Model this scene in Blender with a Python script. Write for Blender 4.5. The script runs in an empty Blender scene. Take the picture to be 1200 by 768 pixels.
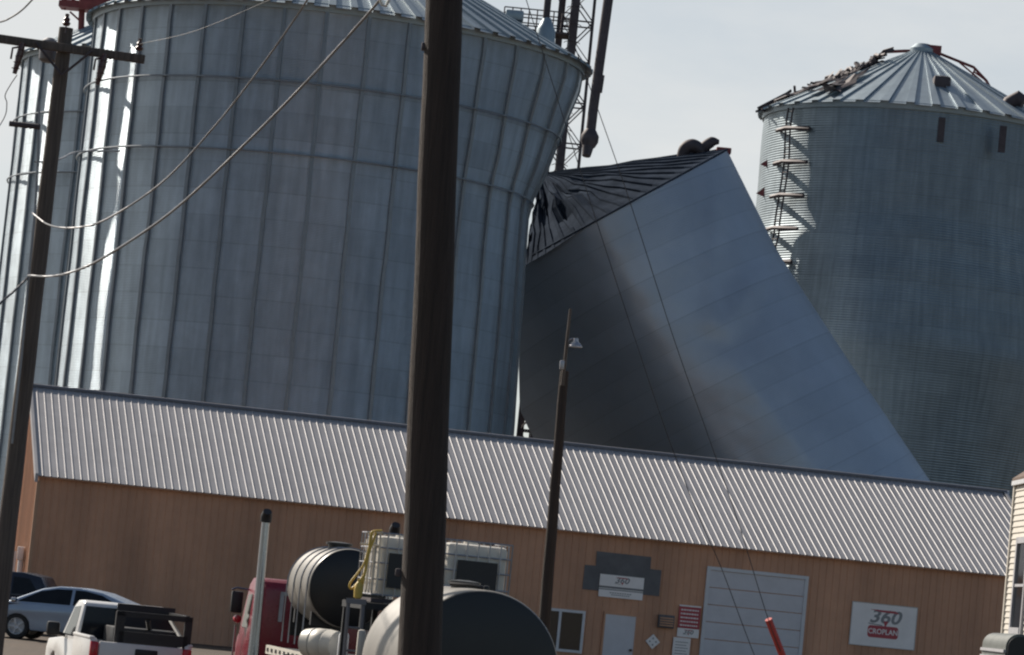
import bpy, bmesh, math, random
from mathutils import Vector, Matrix, noise
random.seed(7)
PI = math.pi
sc = bpy.context.scene
COL = sc.collection
R = math.radians

# ------------------------------------------------------------------ camera
FPX, PITCH_PX, ROLL, EYE = 4000.0, 316.0, R(5.65), 3.0
_a = math.atan2(PITCH_PX, FPX)
R0 = Vector((1, 0, 0)); F0 = Vector((0, math.cos(_a), math.sin(_a))); U0 = Vector((0, -math.sin(_a), math.cos(_a)))
CR = R0 * math.cos(ROLL) + U0 * math.sin(ROLL)
CU = -R0 * math.sin(ROLL) + U0 * math.cos(ROLL)
EYEP = Vector((0, 0, EYE))

def W(px, py, Y):
    """survey helper: the place at distance Y that a sight line passes through"""
    d = F0 * FPX + CR * (px - 600) - CU * (py - 384)
    return EYEP + d * (Y / d.y)

cam_d = bpy.data.cameras.new('camera')
cam = bpy.data.objects.new('camera', cam_d); COL.objects.link(cam)
cam.matrix_world = Matrix(((CR.x, CU.x, -F0.x, 0), (CR.y, CU.y, -F0.y, 0), (CR.z, CU.z, -F0.z, EYE), (0, 0, 0, 1)))
cam_d.sensor_fit = 'HORIZONTAL'; cam_d.sensor_width = 36
cam_d.lens = 36 * FPX / 1200; cam_d.clip_start = 0.1; cam_d.clip_end = 6000
sc.camera = cam

# ------------------------------------------------------------------ materials
def mat(name, col, rough=0.6, metal=0.0, var=0.12, scale=3.0, bump=0.0, bscale=20.0, stretch=(1, 1, 1), spec=0.5, col2=None, extra=None):
    m = bpy.data.materials.new(name); m.use_nodes = True
    nt = m.node_tree; N = nt.nodes; L = nt.links
    b = N['Principled BSDF']
    b.inputs['Roughness'].default_value = rough; b.inputs['Metallic'].default_value = metal
    b.inputs['Specular IOR Level'].default_value = spec
    tc = N.new('ShaderNodeTexCoord'); mp = N.new('ShaderNodeMapping'); mp.inputs['Scale'].default_value = stretch
    L.new(tc.outputs['Object'], mp.inputs['Vector'])
    n = N.new('ShaderNodeTexNoise'); n.inputs['Scale'].default_value = scale; n.inputs['Detail'].default_value = 6
    n.inputs['Roughness'].default_value = 0.65
    L.new(mp.outputs[0], n.inputs['Vector'])
    r = N.new('ShaderNodeValToRGB')
    c2 = col2 or tuple(c * (1 + var) for c in col); c1 = tuple(c * (1 - var) for c in col)
    r.color_ramp.elements[0].position = 0.3; r.color_ramp.elements[1].position = 0.7
    r.color_ramp.elements[0].color = (*c1, 1); r.color_ramp.elements[1].color = (*c2, 1)
    L.new(n.outputs['Fac'], r.inputs['Fac']); L.new(r.outputs['Color'], b.inputs['Base Color'])
    rr = N.new('ShaderNodeMapRange'); rr.inputs['To Min'].default_value = max(0.03, rough - 0.08); rr.inputs['To Max'].default_value = min(1, rough + 0.08)
    L.new(n.outputs['Fac'], rr.inputs['Value']); L.new(rr.outputs[0], b.inputs['Roughness'])
    if bump:
        n2 = N.new('ShaderNodeTexNoise'); n2.inputs['Scale'].default_value = bscale; n2.inputs['Detail'].default_value = 4
        L.new(mp.outputs[0], n2.inputs['Vector'])
        bp = N.new('ShaderNodeBump'); bp.inputs['Strength'].default_value = bump; bp.inputs['Distance'].default_value = 0.03
        L.new(n2.outputs['Fac'], bp.inputs['Height']); L.new(bp.outputs[0], b.inputs['Normal'])
    if extra: extra(nt, b, r, tc)
    return m

def seams(axis, zp, zw, corr_p=0.17, corr=0.5, dark=0.75, stain=0.35, nang=0):
    """galvanised sheet: dark lap joints every zp metres along axis, roll corrugation, streaks"""
    def f(nt, b, ramp, tc):
        N, L = nt.nodes, nt.links
        dp = N.new('ShaderNodeVectorMath'); dp.operation = 'DOT_PRODUCT'; dp.inputs[1].default_value = axis
        L.new(tc.outputs['Object'], dp.inputs[0])
        def math_(op, a, v=None, v2=None):
            x = N.new('ShaderNodeMath'); x.operation = op
            if hasattr(a, 'links') or hasattr(a, 'is_linked'): L.new(a, x.inputs[0])
            else: x.inputs[0].default_value = a
            if v is not None:
                if hasattr(v, 'is_linked'): L.new(v, x.inputs[1])
                else: x.inputs[1].default_value = v
            return x.outputs[0]
        s = dp.outputs['Value']
        fr = math_('FRACT', math_('DIVIDE', s, zp))
        ln = math_('LESS_THAN', fr, zw / zp)
        # per course tone
        fl = math_('FLOOR', math_('DIVIDE', s, zp))
        wn = N.new('ShaderNodeTexWhiteNoise'); wn.noise_dimensions = '1D'; L.new(fl, wn.inputs['W'])
        tone = N.new('ShaderNodeMapRange'); tone.inputs['To Min'].default_value = 0.955; tone.inputs['To Max'].default_value = 1.045
        L.new(wn.outputs['Value'], tone.inputs['Value'])
        # large stains, long in the drip direction
        ns = N.new('ShaderNodeTexNoise'); ns.inputs['Scale'].default_value = 0.22; ns.inputs['Detail'].default_value = 5
        L.new(tc.outputs['Object'], ns.inputs['Vector'])
        st = N.new('ShaderNodeMapRange'); st.inputs['From Min'].default_value = 0.3; st.inputs['From Max'].default_value = 0.7
        st.inputs['To Min'].default_value = 1 - stain; st.inputs['To Max'].default_value = 1 + stain * 0.4
        L.new(ns.outputs['Fac'], st.inputs['Value'])
        k = math_('MULTIPLY', tone.outputs[0], st.outputs[0])
        if nang:      # tone of each sheet round the wall, and rain streaks down it
            sx = N.new('ShaderNodeSeparateXYZ'); L.new(tc.outputs['Object'], sx.inputs[0])
            an = math_('MULTIPLY', math_('ARCTAN2', sx.outputs['X'], sx.outputs['Y']), nang / (2 * PI))
            cv = N.new('ShaderNodeCombineXYZ'); L.new(math_('FLOOR', math_('ADD', an, math_('MULTIPLY', fl, .5))), cv.inputs[0]); L.new(fl, cv.inputs[1])
            w2 = N.new('ShaderNodeTexWhiteNoise'); w2.noise_dimensions = '2D'; L.new(cv.outputs[0], w2.inputs['Vector'])
            t2 = N.new('ShaderNodeMapRange'); t2.inputs['To Min'].default_value = .955; t2.inputs['To Max'].default_value = 1.045; L.new(w2.outputs['Value'], t2.inputs['Value'])
            c2 = N.new('ShaderNodeCombineXYZ'); L.new(math_('MULTIPLY', an, 3.2), c2.inputs[0]); L.new(math_('MULTIPLY', s, .16), c2.inputs[1])
            n3 = N.new('ShaderNodeTexNoise'); n3.inputs['Scale'].default_value = 1.6; n3.inputs['Detail'].default_value = 6; L.new(c2.outputs[0], n3.inputs['Vector'])
            t3 = N.new('ShaderNodeMapRange'); t3.inputs['From Min'].default_value = .3; t3.inputs['From Max'].default_value = .7; t3.inputs['To Min'].default_value = .84; t3.inputs['To Max'].default_value = 1.12; L.new(n3.outputs['Fac'], t3.inputs['Value'])
            k = math_('MULTIPLY', k, math_('MULTIPLY', t2.outputs[0], t3.outputs[0]))
        k = math_('MULTIPLY', k, math_('SUBTRACT', 1.0, math_('MULTIPLY', ln, 1 - dark)))
        mx = N.new('ShaderNodeVectorMath'); mx.operation = 'SCALE'
        L.new(ramp.outputs['Color'], mx.inputs[0]); L.new(k, mx.inputs['Scale']); L.new(mx.outputs[0], b.inputs['Base Color'])
        if corr:
            sn = math_('MULTIPLY', math_('COSINE', math_('MULTIPLY', s, 2 * PI / corr_p)), corr)
            ge = N.new('ShaderNodeNewGeometry')
            sv = N.new('ShaderNodeVectorMath'); sv.operation = 'SCALE'; sv.inputs[0].default_value = axis; L.new(sn, sv.inputs['Scale'])
            ad = N.new('ShaderNodeVectorMath'); ad.operation = 'ADD'; L.new(ge.outputs['Normal'], ad.inputs[0]); L.new(sv.outputs[0], ad.inputs[1])
            nm = N.new('ShaderNodeVectorMath'); nm.operation = 'NORMALIZE'; L.new(ad.outputs[0], nm.inputs[0])
            L.new(nm.outputs[0], b.inputs['Normal'])
    return f

def matte(m):
    m.node_tree.nodes['Principled BSDF'].inputs['IOR'].default_value = 1.04; return m
GAL = (0.42, 0.5, 0.56)
M = {}
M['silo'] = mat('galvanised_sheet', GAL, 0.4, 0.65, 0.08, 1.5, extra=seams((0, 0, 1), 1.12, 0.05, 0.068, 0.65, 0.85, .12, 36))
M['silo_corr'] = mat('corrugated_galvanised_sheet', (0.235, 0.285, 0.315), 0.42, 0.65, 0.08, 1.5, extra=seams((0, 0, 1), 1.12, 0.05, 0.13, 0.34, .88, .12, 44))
M['stiff'] = mat('galvanised_stiffener', (0.2, 0.225, 0.25), 0.45, 0.4, 0.15, 2)
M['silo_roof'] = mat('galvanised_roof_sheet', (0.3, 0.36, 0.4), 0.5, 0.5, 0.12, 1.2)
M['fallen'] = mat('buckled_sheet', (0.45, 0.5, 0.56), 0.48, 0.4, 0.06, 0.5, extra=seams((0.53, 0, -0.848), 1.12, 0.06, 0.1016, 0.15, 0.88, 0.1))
M['fallen_roof'] = matte(mat('shaded_roof_sheet', (0.045, 0.056, 0.076), 0.85, 0.0, 0.35, 0.9, spec=0.0))  # toppled silo roof, shade painted in as a dark base colour
M['darksteel'] = mat('weathered_steel', (0.075, 0.06, 0.065), 0.65, 0.2, 0.3, 3)
M['rust'] = mat('red_painted_steel', (0.22, 0.05, 0.05), 0.65, 0.0, 0.3, 3)
M['roof'] = mat('galvalume_roofing', (0.32, 0.312, 0.32), 0.55, 0.1, 0.13, 1.1)
M['trim_grey'] = mat('grey_flashing', (0.17, 0.17, 0.185), 0.5, 0.2, 0.1, 2)
def wall_extra(nt, b, ramp, tc):
    N, L = nt.nodes, nt.links
    n = N.new('ShaderNodeTexNoise'); n.inputs['Scale'].default_value = 0.35; n.inputs['Detail'].default_value = 6
    mp = N.new('ShaderNodeMapping'); mp.inputs['Scale'].default_value = (2.2, 2.2, 0.35)
    L.new(tc.outputs['Object'], mp.inputs[0]); L.new(mp.outputs[0], n.inputs['Vector'])
    mr = N.new('ShaderNodeMapRange'); mr.inputs['From Min'].default_value = 0.3; mr.inputs['From Max'].default_value = 0.7
    mr.inputs['To Min'].default_value = 0.76; mr.inputs['To Max'].default_value = 1.2
    L.new(n.outputs['Fac'], mr.inputs['Value'])
    s = N.new('ShaderNodeVectorMath'); s.operation = 'SCALE'; L.new(ramp.outputs['Color'], s.inputs[0]); L.new(mr.outputs[0], s.inputs['Scale'])
    L.new(s.outputs[0], b.inputs['Base Color'])
M['wall'] = mat('brown_metal_siding', (0.55, 0.3, 0.185), 0.6, 0.0, 0.06, 2.5, extra=wall_extra)
M['tan'] = mat('tan_corner_trim', (0.45, 0.27, 0.17), 0.6, 0, 0.08, 3)
M['patch'] = mat('faded_paint_patch', (0.135, 0.135, 0.14), 0.75, 0, 0.2, 2)
M['white'] = mat('white_paint', (0.62, 0.63, 0.65), 0.5, 0, 0.06, 3)
M['offwhite'] = mat('offwhite_sheet', (0.42, 0.42, 0.44), 0.55, 0, 0.08, 3)
M['door'] = mat('pale_door_paint', (0.6, 0.6, 0.63), 0.5, 0, 0.06, 2)
M['signwhite'] = mat('sign_white', (0.84, 0.81, 0.79), 0.45, 0, 0.06, 2)
M['signred'] = mat('sign_red', (0.42, 0.06, 0.075), 0.5, 0, 0.08, 3)
M['signdark'] = mat('sign_dark', (0.1, 0.1, 0.105), 0.5, 0, 0.1, 3)
M['signgrey'] = mat('sign_grey', (0.24, 0.25, 0.26), 0.5, 0, 0.1, 3)
M['dullgrey'] = mat('dull_grey_paint', (0.13, 0.14, 0.13), 0.5, 0, 0.25, 3)
M['black'] = mat('black_steel', (0.018, 0.018, 0.02), 0.5, 0, 0.25, 4)
M['rubber'] = mat('rubber', (0.02, 0.02, 0.02), 0.8, 0, 0.3, 8)
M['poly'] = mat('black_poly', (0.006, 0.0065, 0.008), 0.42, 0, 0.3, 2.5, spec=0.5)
M['poly_lit'] = mat('sunlit_grey_poly', (0.22, 0.205, 0.182), 0.5, 0, 0.25, 2.0, stretch=(1, 1, 0.3), spec=0.5)  # black tank shell with its sunlit look painted in as lighter grey
M['hdpe'] = mat('white_hdpe', (0.66, 0.62, 0.54), 0.45, 0, 0.08, 3)
M['cage'] = mat('galvanised_tube', (0.4, 0.4, 0.42), 0.4, 0.6, 0.1, 6)
M['yellow'] = mat('yellow_hose', (0.62, 0.42, 0.08), 0.5, 0, 0.2, 8)
M['chrome'] = mat('chrome', (0.38, 0.38, 0.4), 0.25, 0.9, 0.1, 5)
M['red'] = mat('red_truck_paint', (0.2, 0.012, 0.026), 0.28, 0, 0.12, 2, spec=0.6)
M['redlamp'] = mat('red_lens', (0.5, 0.015, 0.03), 0.2, 0, 0.2, 12)
M['carwhite'] = mat('white_car_paint', (0.72, 0.71, 0.69), 0.3, 0, 0.05, 2)
M['silver'] = mat('silver_blue_car_paint', (0.33, 0.4, 0.5), 0.3, 0.3, 0.06, 2)
M['navy'] = mat('dark_blue_car_paint', (0.03, 0.035, 0.05), 0.25, 0.1, 0.1, 2)
M['glass'] = mat('tinted_glass', (0.015, 0.017, 0.02), 0.1, 0, 0.2, 3, spec=0.2)
M['alloy'] = mat('alloy', (0.55, 0.55, 0.56), 0.5, 0.1, 0.1, 8)
M['wood'] = mat('creosoted_pole_wood', (0.042, 0.03, 0.024), 0.85, 0, 0.5, 3.5, 0.6, 14, stretch=(9, 9, 0.35))
M['wood_grey'] = mat('weathered_pole_wood', (0.105, 0.085, 0.072), 0.85, 0, 0.45, 3.5, 0.5, 14, stretch=(9, 9, 0.35))
M['porcelain'] = mat('brown_porcelain', (0.07, 0.03, 0.03), 0.25, 0, 0.15, 10)
M['wire'] = mat('aluminium_wire', (0.25, 0.25, 0.26), 0.45, 0.3, 0.1, 10)
M['wire_dark'] = mat('dark_wire', (0.07, 0.07, 0.075), 0.6, 0.1, 0.1, 10)
M['guard'] = mat('red_plastic', (0.55, 0.06, 0.05), 0.45, 0, 0.1, 6)
M['siding'] = mat('white_clapboard', (0.62, 0.58, 0.51), 0.6, 0, 0.06, 3, stretch=(1, 1, 4))
M['brownroof'] = mat('brown_shingle', (0.12, 0.08, 0.06), 0.85, 0, 0.3, 6)
def ground_extra(nt, b, ramp, tc):
    N, L = nt.nodes, nt.links
    n = N.new('ShaderNodeTexNoise'); n.inputs['Scale'].default_value = 14; n.inputs['Detail'].default_value = 8
    L.new(tc.outputs['Object'], n.inputs['Vector'])
    v = N.new('ShaderNodeTexVoronoi'); v.inputs['Scale'].default_value = 22; L.new(tc.outputs['Object'], v.inputs['Vector'])
    mr = N.new('ShaderNodeMapRange'); mr.inputs['To Min'].default_value = 0.6; mr.inputs['To Max'].default_value = 1.35
    L.new(v.outputs['Color'], mr.inputs['Value'])
    s = N.new('ShaderNodeVectorMath'); s.operation = 'SCALE'; L.new(ramp.outputs['Color'], s.inputs[0]); L.new(mr.outputs[0], s.inputs['Scale'])
    L.new(s.outputs[0], b.inputs['Base Color'])
    bp = N.new('ShaderNodeBump'); bp.inputs['Strength'].default_value = 0.7; bp.inputs['Distance'].default_value = 0.03
    L.new(n.outputs['Fac'], bp.inputs['Height']); L.new(bp.outputs[0], b.inputs['Normal'])
M['ground'] = mat('gravel_lot', (0.078, 0.054, 0.035), 0.9, 0, 0.25, 0.4, extra=ground_extra)

# ------------------------------------------------------------------ mesh builder
class MB:
    def __init__(s): s.v = []; s.f = []
    def add(s, vs, fs):
        o = len(s.v); s.v += [Vector(p) for p in vs]; s.f += [tuple(i + o for i in f) for f in fs]; return s
    def box(s, c, size, m=None, bev=0.0):
        c = Vector(c); h = Vector(size) / 2
        if bev:
            bm = bmesh.new(); bmesh.ops.create_cube(bm, size=1)
            for v in bm.verts: v.co = Vector((v.co.x * size[0], v.co.y * size[1], v.co.z * size[2]))
            bmesh.ops.bevel(bm, geom=bm.edges[:], offset=bev, segments=2, affect='EDGES', profile=0.5)
            bm.verts.index_update()
            return s.add([(m @ (v.co + c) if m else v.co + c) for v in bm.verts], [[v.index for v in f.verts] for f in bm.faces])
        vs = [c + Vector((x * h.x, y * h.y, z * h.z)) for x in (-1, 1) for y in (-1, 1) for z in (-1, 1)]
        if m: vs = [m @ v for v in vs]
        return s.add(vs, [(0, 1, 3, 2), (4, 6, 7, 5), (0, 4, 5, 1), (2, 3, 7, 6), (0, 2, 6, 4), (1, 5, 7, 3)])
    def tube(s, pts, r, n=8, m=None, cap=True):
        pts = [Vector(p) for p in pts]
        if m: pts = [m @ p for p in pts]
        rs = r if isinstance(r, (list, tuple)) else [r] * len(pts)
        vs = []; fs = []; prev = None
        for i, p in enumerate(pts):
            t = (pts[min(i + 1, len(pts) - 1)] - pts[max(i - 1, 0)]).normalized()
            if prev is None:
                a = Vector((0, 0, 1)) if abs(t.z) < 0.9 else Vector((1, 0, 0))
                u = t.cross(a).normalized()
            else:
                u = (prev - t * prev.dot(t)).normalized()
            prev = u; w = t.cross(u)
            for k in range(n):
                an = 2 * PI * k / n
                vs.append(p + (u * math.cos(an) + w * math.sin(an)) * rs[i])
        for i in range(len(pts) - 1):
            for k in range(n):
                k2 = (k + 1) % n
                fs.append((i * n + k, i * n + k2, (i + 1) * n + k2, (i + 1) * n + k))
        if cap: fs += [tuple(range(n))[::-1], tuple(range((len(pts) - 1) * n, len(pts) * n))]
        return s.add(vs, fs)
    def lathe(s, prof, n=24, m=None, cap=True):
        """prof: (radius, z) revolved about local z"""
        vs = []; fs = []
        for r, z in prof:
            for k in range(n):
                a = 2 * PI * k / n; vs.append(Vector((r * math.cos(a), r * math.sin(a), z)))
        for i in range(len(prof) - 1):
            for k in range(n):
                k2 = (k + 1) % n; fs.append((i * n + k, i * n + k2, (i + 1) * n + k2, (i + 1) * n + k))
        if cap: fs += [tuple(range(n))[::-1], tuple(range((len(prof) - 1) * n, len(prof) * n))]
        if m: vs = [m @ v for v in vs]
        return s.add(vs, fs)
    def prism(s, poly, y0, y1, m=None, wid=None, bev=0.0):
        """side profile (x,z) pushed through y0..y1; wid(x,z) scales the half width"""
        n = len(poly); bm = bmesh.new()
        A = []; B = []
        for x, z in poly:
            k = wid(x, z) if wid else 1.0
            c = (y0 + y1) / 2; h = (y1 - y0) / 2 * k
            A.append(bm.verts.new((x, c - h, z))); B.append(bm.verts.new((x, c + h, z)))
        bm.faces.new(A); bm.faces.new(B[::-1])
        for i in range(n): bm.faces.new((A[i], B[i], B[(i + 1) % n], A[(i + 1) % n]))
        bmesh.ops.recalc_face_normals(bm, faces=bm.faces[:])
        if bev:
            es = [e for e in bm.edges if len(e.link_faces) == 2 and e.calc_face_angle(0) > R(25)]
            bmesh.ops.bevel(bm, geom=es, offset=bev, segments=2, affect='EDGES', profile=0.5, clamp_overlap=True)
        bm.verts.index_update()
        vs = [m @ v.co if m else v.co.copy() for v in bm.verts]
        return s.add(vs, [[v.index for v in f.verts] for f in bm.faces])
    def build(s, name, material, parent=None, smooth=35, fixn=True):
        org = Vector((0, 0, 0))
        if parent is not None: org = Vector(parent['_o'])
        me = bpy.data.meshes.new(name)
        me.from_pydata([v - org for v in s.v], [], s.f); me.update()
        if fixn:
            bm = bmesh.new(); bm.from_mesh(me); bmesh.ops.recalc_face_normals(bm, faces=bm.faces[:]); bm.to_mesh(me); bm.free()
        if smooth:
            me.shade_smooth(); me.set_sharp_from_angle(angle=R(smooth))
        me.materials.append(material)
        o = bpy.data.objects.new(name, me); COL.objects.link(o)
        if parent is not None: o.parent = parent
        o['_o'] = tuple(org)
        return o

def thing(name, label, cat, loc, group=None):
    o = bpy.data.objects.new(name, None); COL.objects.link(o); o.location = loc; o['_o'] = tuple(loc)
    o.empty_display_size = 0.3
    tag(o, label, cat, group); return o
def tag(o, label, cat, group=None):
    o['label'] = label; o['category'] = cat
    if group: o['group'] = group
    return o
def single(name, mb, material, label, cat, group=None, smooth=35):
    """one-mesh thing with its origin at its lowest centre"""
    lo = min(v.z for v in mb.v); cx = sum(v.x for v in mb.v) / len(mb.v); cy = sum(v.y for v in mb.v) / len(mb.v)
    o = Vector((cx, cy, lo)); mb.v = [v - o for v in mb.v]
    ob = mb.build(name, material, None, smooth); ob.location = o; ob['_o'] = tuple(o)
    return tag(ob, label, cat, group)
def structure(o): o['kind'] = 'structure'; return o

def frame(origin, yaw):
    """local x forward, y left, z up; yaw measured from world +Y turning left"""
    f = Vector((-math.sin(yaw), math.cos(yaw), 0)); l = Vector((-math.cos(yaw), -math.sin(yaw), 0))
    o = Vector(origin)
    return Matrix(((f.x, l.x, 0, o.x), (f.y, l.y, 0, o.y), (f.z, l.z, 1, o.z), (0, 0, 0, 1)))

_txt = {}
def text_mb(mb, s, size, M4, depth=0.004, shear=0.0, sx=1.0, bold=0.0):
    """flat lettering; M4 maps text plane (x right, y up, z out) to the world"""
    cu = bpy.data.curves.new('lettering', 'FONT'); cu.body = s; cu.size = size; cu.align_x = 'CENTER'; cu.align_y = 'CENTER'
    cu.shear = shear; cu.extrude = depth / 2; cu.offset = bold; cu.resolution_u = 3
    ob = bpy.data.objects.new('lettering', cu); COL.objects.link(ob)
    bpy.context.view_layer.update()
    me = bpy.data.meshes.new_from_object(ob.evaluated_get(bpy.context.evaluated_depsgraph_get()))
    mb.add([M4 @ Vector((v.co.x * sx, v.co.y, v.co.z)) for v in me.vertices], [tuple(p.vertices) for p in me.polygons])
    bpy.data.objects.remove(ob); bpy.data.curves.remove(cu); bpy.data.meshes.remove(me)

def sag_pts(pts, n=5):
    P = [Vector(p) for p in pts]; P = [P[0] * 2 - P[1]] + P + [P[-1] * 2 - P[-2]]; out = []
    for i in range(1, len(P) - 2):
        for k in range(n):
            t = k / n; a, b, c, d = P[i - 1:i + 3]
            out.append(0.5 * ((2 * b) + (c - a) * t + (2 * a - 5 * b + 4 * c - d) * t * t + (3 * b - a - 3 * c + d) * t ** 3))
    out.append(P[-2]); return out

# ------------------------------------------------------------------ ground
def gz(x, y):
    t = max(0.0, min(1.0, (y - 54) / 34.0)); return 0.7 * t
ys = [-400, -50, 0, 30, 50, 54] + [54 + 34 * i / 10 for i in range(1, 11)] + [100, 140, 200, 400, 900, 2500]
xs = [-2000, -600, -150, -60, -30, -15, 0, 15, 30, 60, 150, 600, 2000]
g = MB()
g.add([(x, y, gz(x, y)) for y in ys for x in xs], [(j * len(xs) + i, j * len(xs) + i + 1, (j + 1) * len(xs) + i + 1, (j + 1) * len(xs) + i) for j in range(len(ys) - 1) for i in range(len(xs) - 1)])
structure(g.build('ground', M['ground']))

# ------------------------------------------------------------------ grain silos
def silo(name, label, c, Rr, z0, ze, rad, nst, rings, mat_wall, pitch=30, ribs=72, group='standing grain silos'):
    t = thing(name, label, 'silo', (c[0], c[1], z0), group)
    def pt(phi, z, off=0.0):          # phi: 0 faces the road, + to the right
        r = rad(phi, z) + off
        return Vector((c[0] + r * math.sin(phi), c[1] - r * math.cos(phi), z))
    nc, nr = 144, 64
    w = MB()
    vs = [pt(2 * PI * k / nc, z0 + (ze - z0) * j / nr) for j in range(nr + 1) for k in range(nc)]
    w.add(vs, [(j * nc + k, j * nc + (k + 1) % nc, (j + 1) * nc + (k + 1) % nc, (j + 1) * nc + k) for j in range(nr) for k in range(nc)])
    w.build('wall', mat_wall, t, 60)
    for i in range(nst):
        phi = 2 * PI * (i + 0.4) / nst
        q = MB(); hw = 0.075 / Rr; d = 0.09
        zz = [z0 + (ze - z0) * j / 26 for j in range(27)]
        vs = []
        for j, z in enumerate(zz):
            wob = 0.0035 * math.sin(i * 7.3 + j * 1.9) + 0.004 * math.sin(i * 2.1 + j * 0.5)
            for a, o in ((-1, -.02), (-1, d), (1, d), (1, -.02)): vs.append(pt(phi + wob * 0.4 + a * hw, z, o))
        fs = [(j * 4 + k, j * 4 + k + 1, j * 4 + k + 5, j * 4 + k + 4) for j in range(26) for k in range(3)]
        q.add(vs, fs + [(0, 1, 2, 3), (104, 105, 106, 107)])
        q.build('stiffener', M['stiff'], t, 30)
    for z in rings:
        q = MB(); q.tube([pt(2 * PI * k / 96, z, 0.15) for k in range(97)], 0.042, 6, cap=False); q.build('wind_ring', M['stiff'], t, 60)
    # roof: cone panels with raised ribs
    h = Rr * math.tan(R(pitch)); top = 0.9
    apex = Vector((c[0], c[1], ze + h))
    q = MB(); n = ribs
    for i in range(n):
        a0 = 2 * PI * i / n; a1 = 2 * PI * (i + 1) / n; rw = 0.16 * (a1 - a0)
        rows = []
        for (f, o) in ((-0.03, 0), (0.25, 0), (0.5, 0), (0.75, 0), (0.93, 0)):
            row = []
            for a, up in ((a0 + rw, 0), (a1 - rw, 0), (a1 - rw, .11), (a1 + rw, .11), (a1 + rw, 0)):
                e = pt(a, ze, 0.12)
                p = e.lerp(apex, f); p.z += up * (1 - 0.4 * f) + 0.02
                row.append(p)
            rows.append(row)
        vs = [p for r_ in rows for p in r_]
        q.add(vs, [(j * 5 + k, j * 5 + k + 1, j * 5 + k + 6, j * 5 + k + 5) for j in range(4) for k in range(4)])
    q.build('roof', M['silo_roof'], t, 20, fixn=False)
    q = MB(); q.lathe([(0.3, h * .9), (Rr * .085, h * .9), (Rr * .085, h * .98), (Rr * .05, h * 1.04), (0.05, h * 1.05)], 24, Matrix.Translation((c[0], c[1], ze)))
    q.build('roof_cap', M['silo_roof'], t)
    q = MB(); n = 96; vs = []
    for k in range(n):
        for o, z in ((0.02, ze - .32), (0.1, ze - .32), (0.16, ze + .02), (0.02, ze + .02)): vs.append(pt(2 * PI * k / n, z, o))
    q.add(vs, [(k * 4 + j, ((k + 1) % n) * 4 + j, ((k + 1) % n) * 4 + (j + 1) % 4, k * 4 + (j + 1) % 4) for k in range(n) for j in range(4)])
    q.build('eave_ring', M['silo_roof'], t, 30)
    return t, pt

def lerp_tab(tab, x):
    if x <= tab[0][0]: return tab[0][1]
    for (a, b), (c_, d) in zip(tab, tab[1:]):
        if x <= c_: return b + (d - b) * (x - a) / (c_ - a)
    return tab[-1][1]

D1 = 150.0
c1 = W(334, 476, D1); ze1 = W(390, 51, D1).z
def zof(py): return W(620, py, D1).z
tab1 = sorted((zof(py), o / 26.67) for py, o in ((506, 0), (435, -1), (340, -4), (307, -6), (246, -7), (233, -3), (207, 8), (177, 16), (129, 30), (102, 39), (81, 41)))
def rad1(phi, z):
    d = (math.degrees(phi) - 95 + 180) % 360 - 180
    return 10.06 + lerp_tab(tab1, z) * math.exp(-(d / 42.0) ** 2) + 0.05 * noise.noise((math.sin(phi) * 5, math.cos(phi) * 5, z * .25))
s1, pt1 = silo('grain_silo', 'largest standing silo, its top right bulging out, behind the thick near pole', (c1.x, c1.y), 10.06, 0.7, ze1, rad1, 36, (ze1 - 3.35, ze1 - 6.35), M['silo'])

D2 = 174.0
c2 = W(258, 95, D2)
def rad2(phi, z): return 10.06 + 0.04 * noise.noise((math.sin(phi) * 5, math.cos(phi) * 5, z * .25 + 9))
s2, pt2 = silo('grain_silo', 'silo half hidden behind the largest silo, at the far left by the crossarm pole', (c2.x, c2.y), 10.06, 0.7, c2.z, rad2, 36, (c2.z - 3.35, c2.z - 6.35), M['silo'])

D3 = 180.0
c3 = W(1073, 149, D3); ze3 = c3.z
ztop = W(1075, 285, D3).z; zb1 = W(1075, 330, D3).z; zb2 = W(1075, 420, D3).z
tab3 = sorted([(0.7, -2.3), (zb2 - 0.8, 0.85), (zb2 + 0.3, 1.05), (zb2 + 1.4, 0.84), (zb2 + 1.7, 0.88), (zb1 - 0.9, 0.6), (zb1 - .5, .64), (zb1 + 1.0, 0.3), (zb1 + 1.3, .34), (ztop + 0.8, 0.0), (ze3, 0.0)])
def rad3(phi, z):
    d = (math.degrees(phi) - 10 + 180) % 360 - 180
    return 8.05 + lerp_tab(tab3, z + 0.5 * math.sin(phi * 1.5)) * math.exp(-(d / 95.0) ** 2) + 0.05 * noise.noise((math.sin(phi) * 6, math.cos(phi) * 6, z * .4 + 3))
s3, pt3 = silo('grain_silo', 'rightmost silo, plain corrugated wall with torn roof rim and bent roof truss', (c3.x, c3.y), 8.05, 0.7, ze3, rad3, 0, (), M['silo_corr'], 28, 40)

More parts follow.
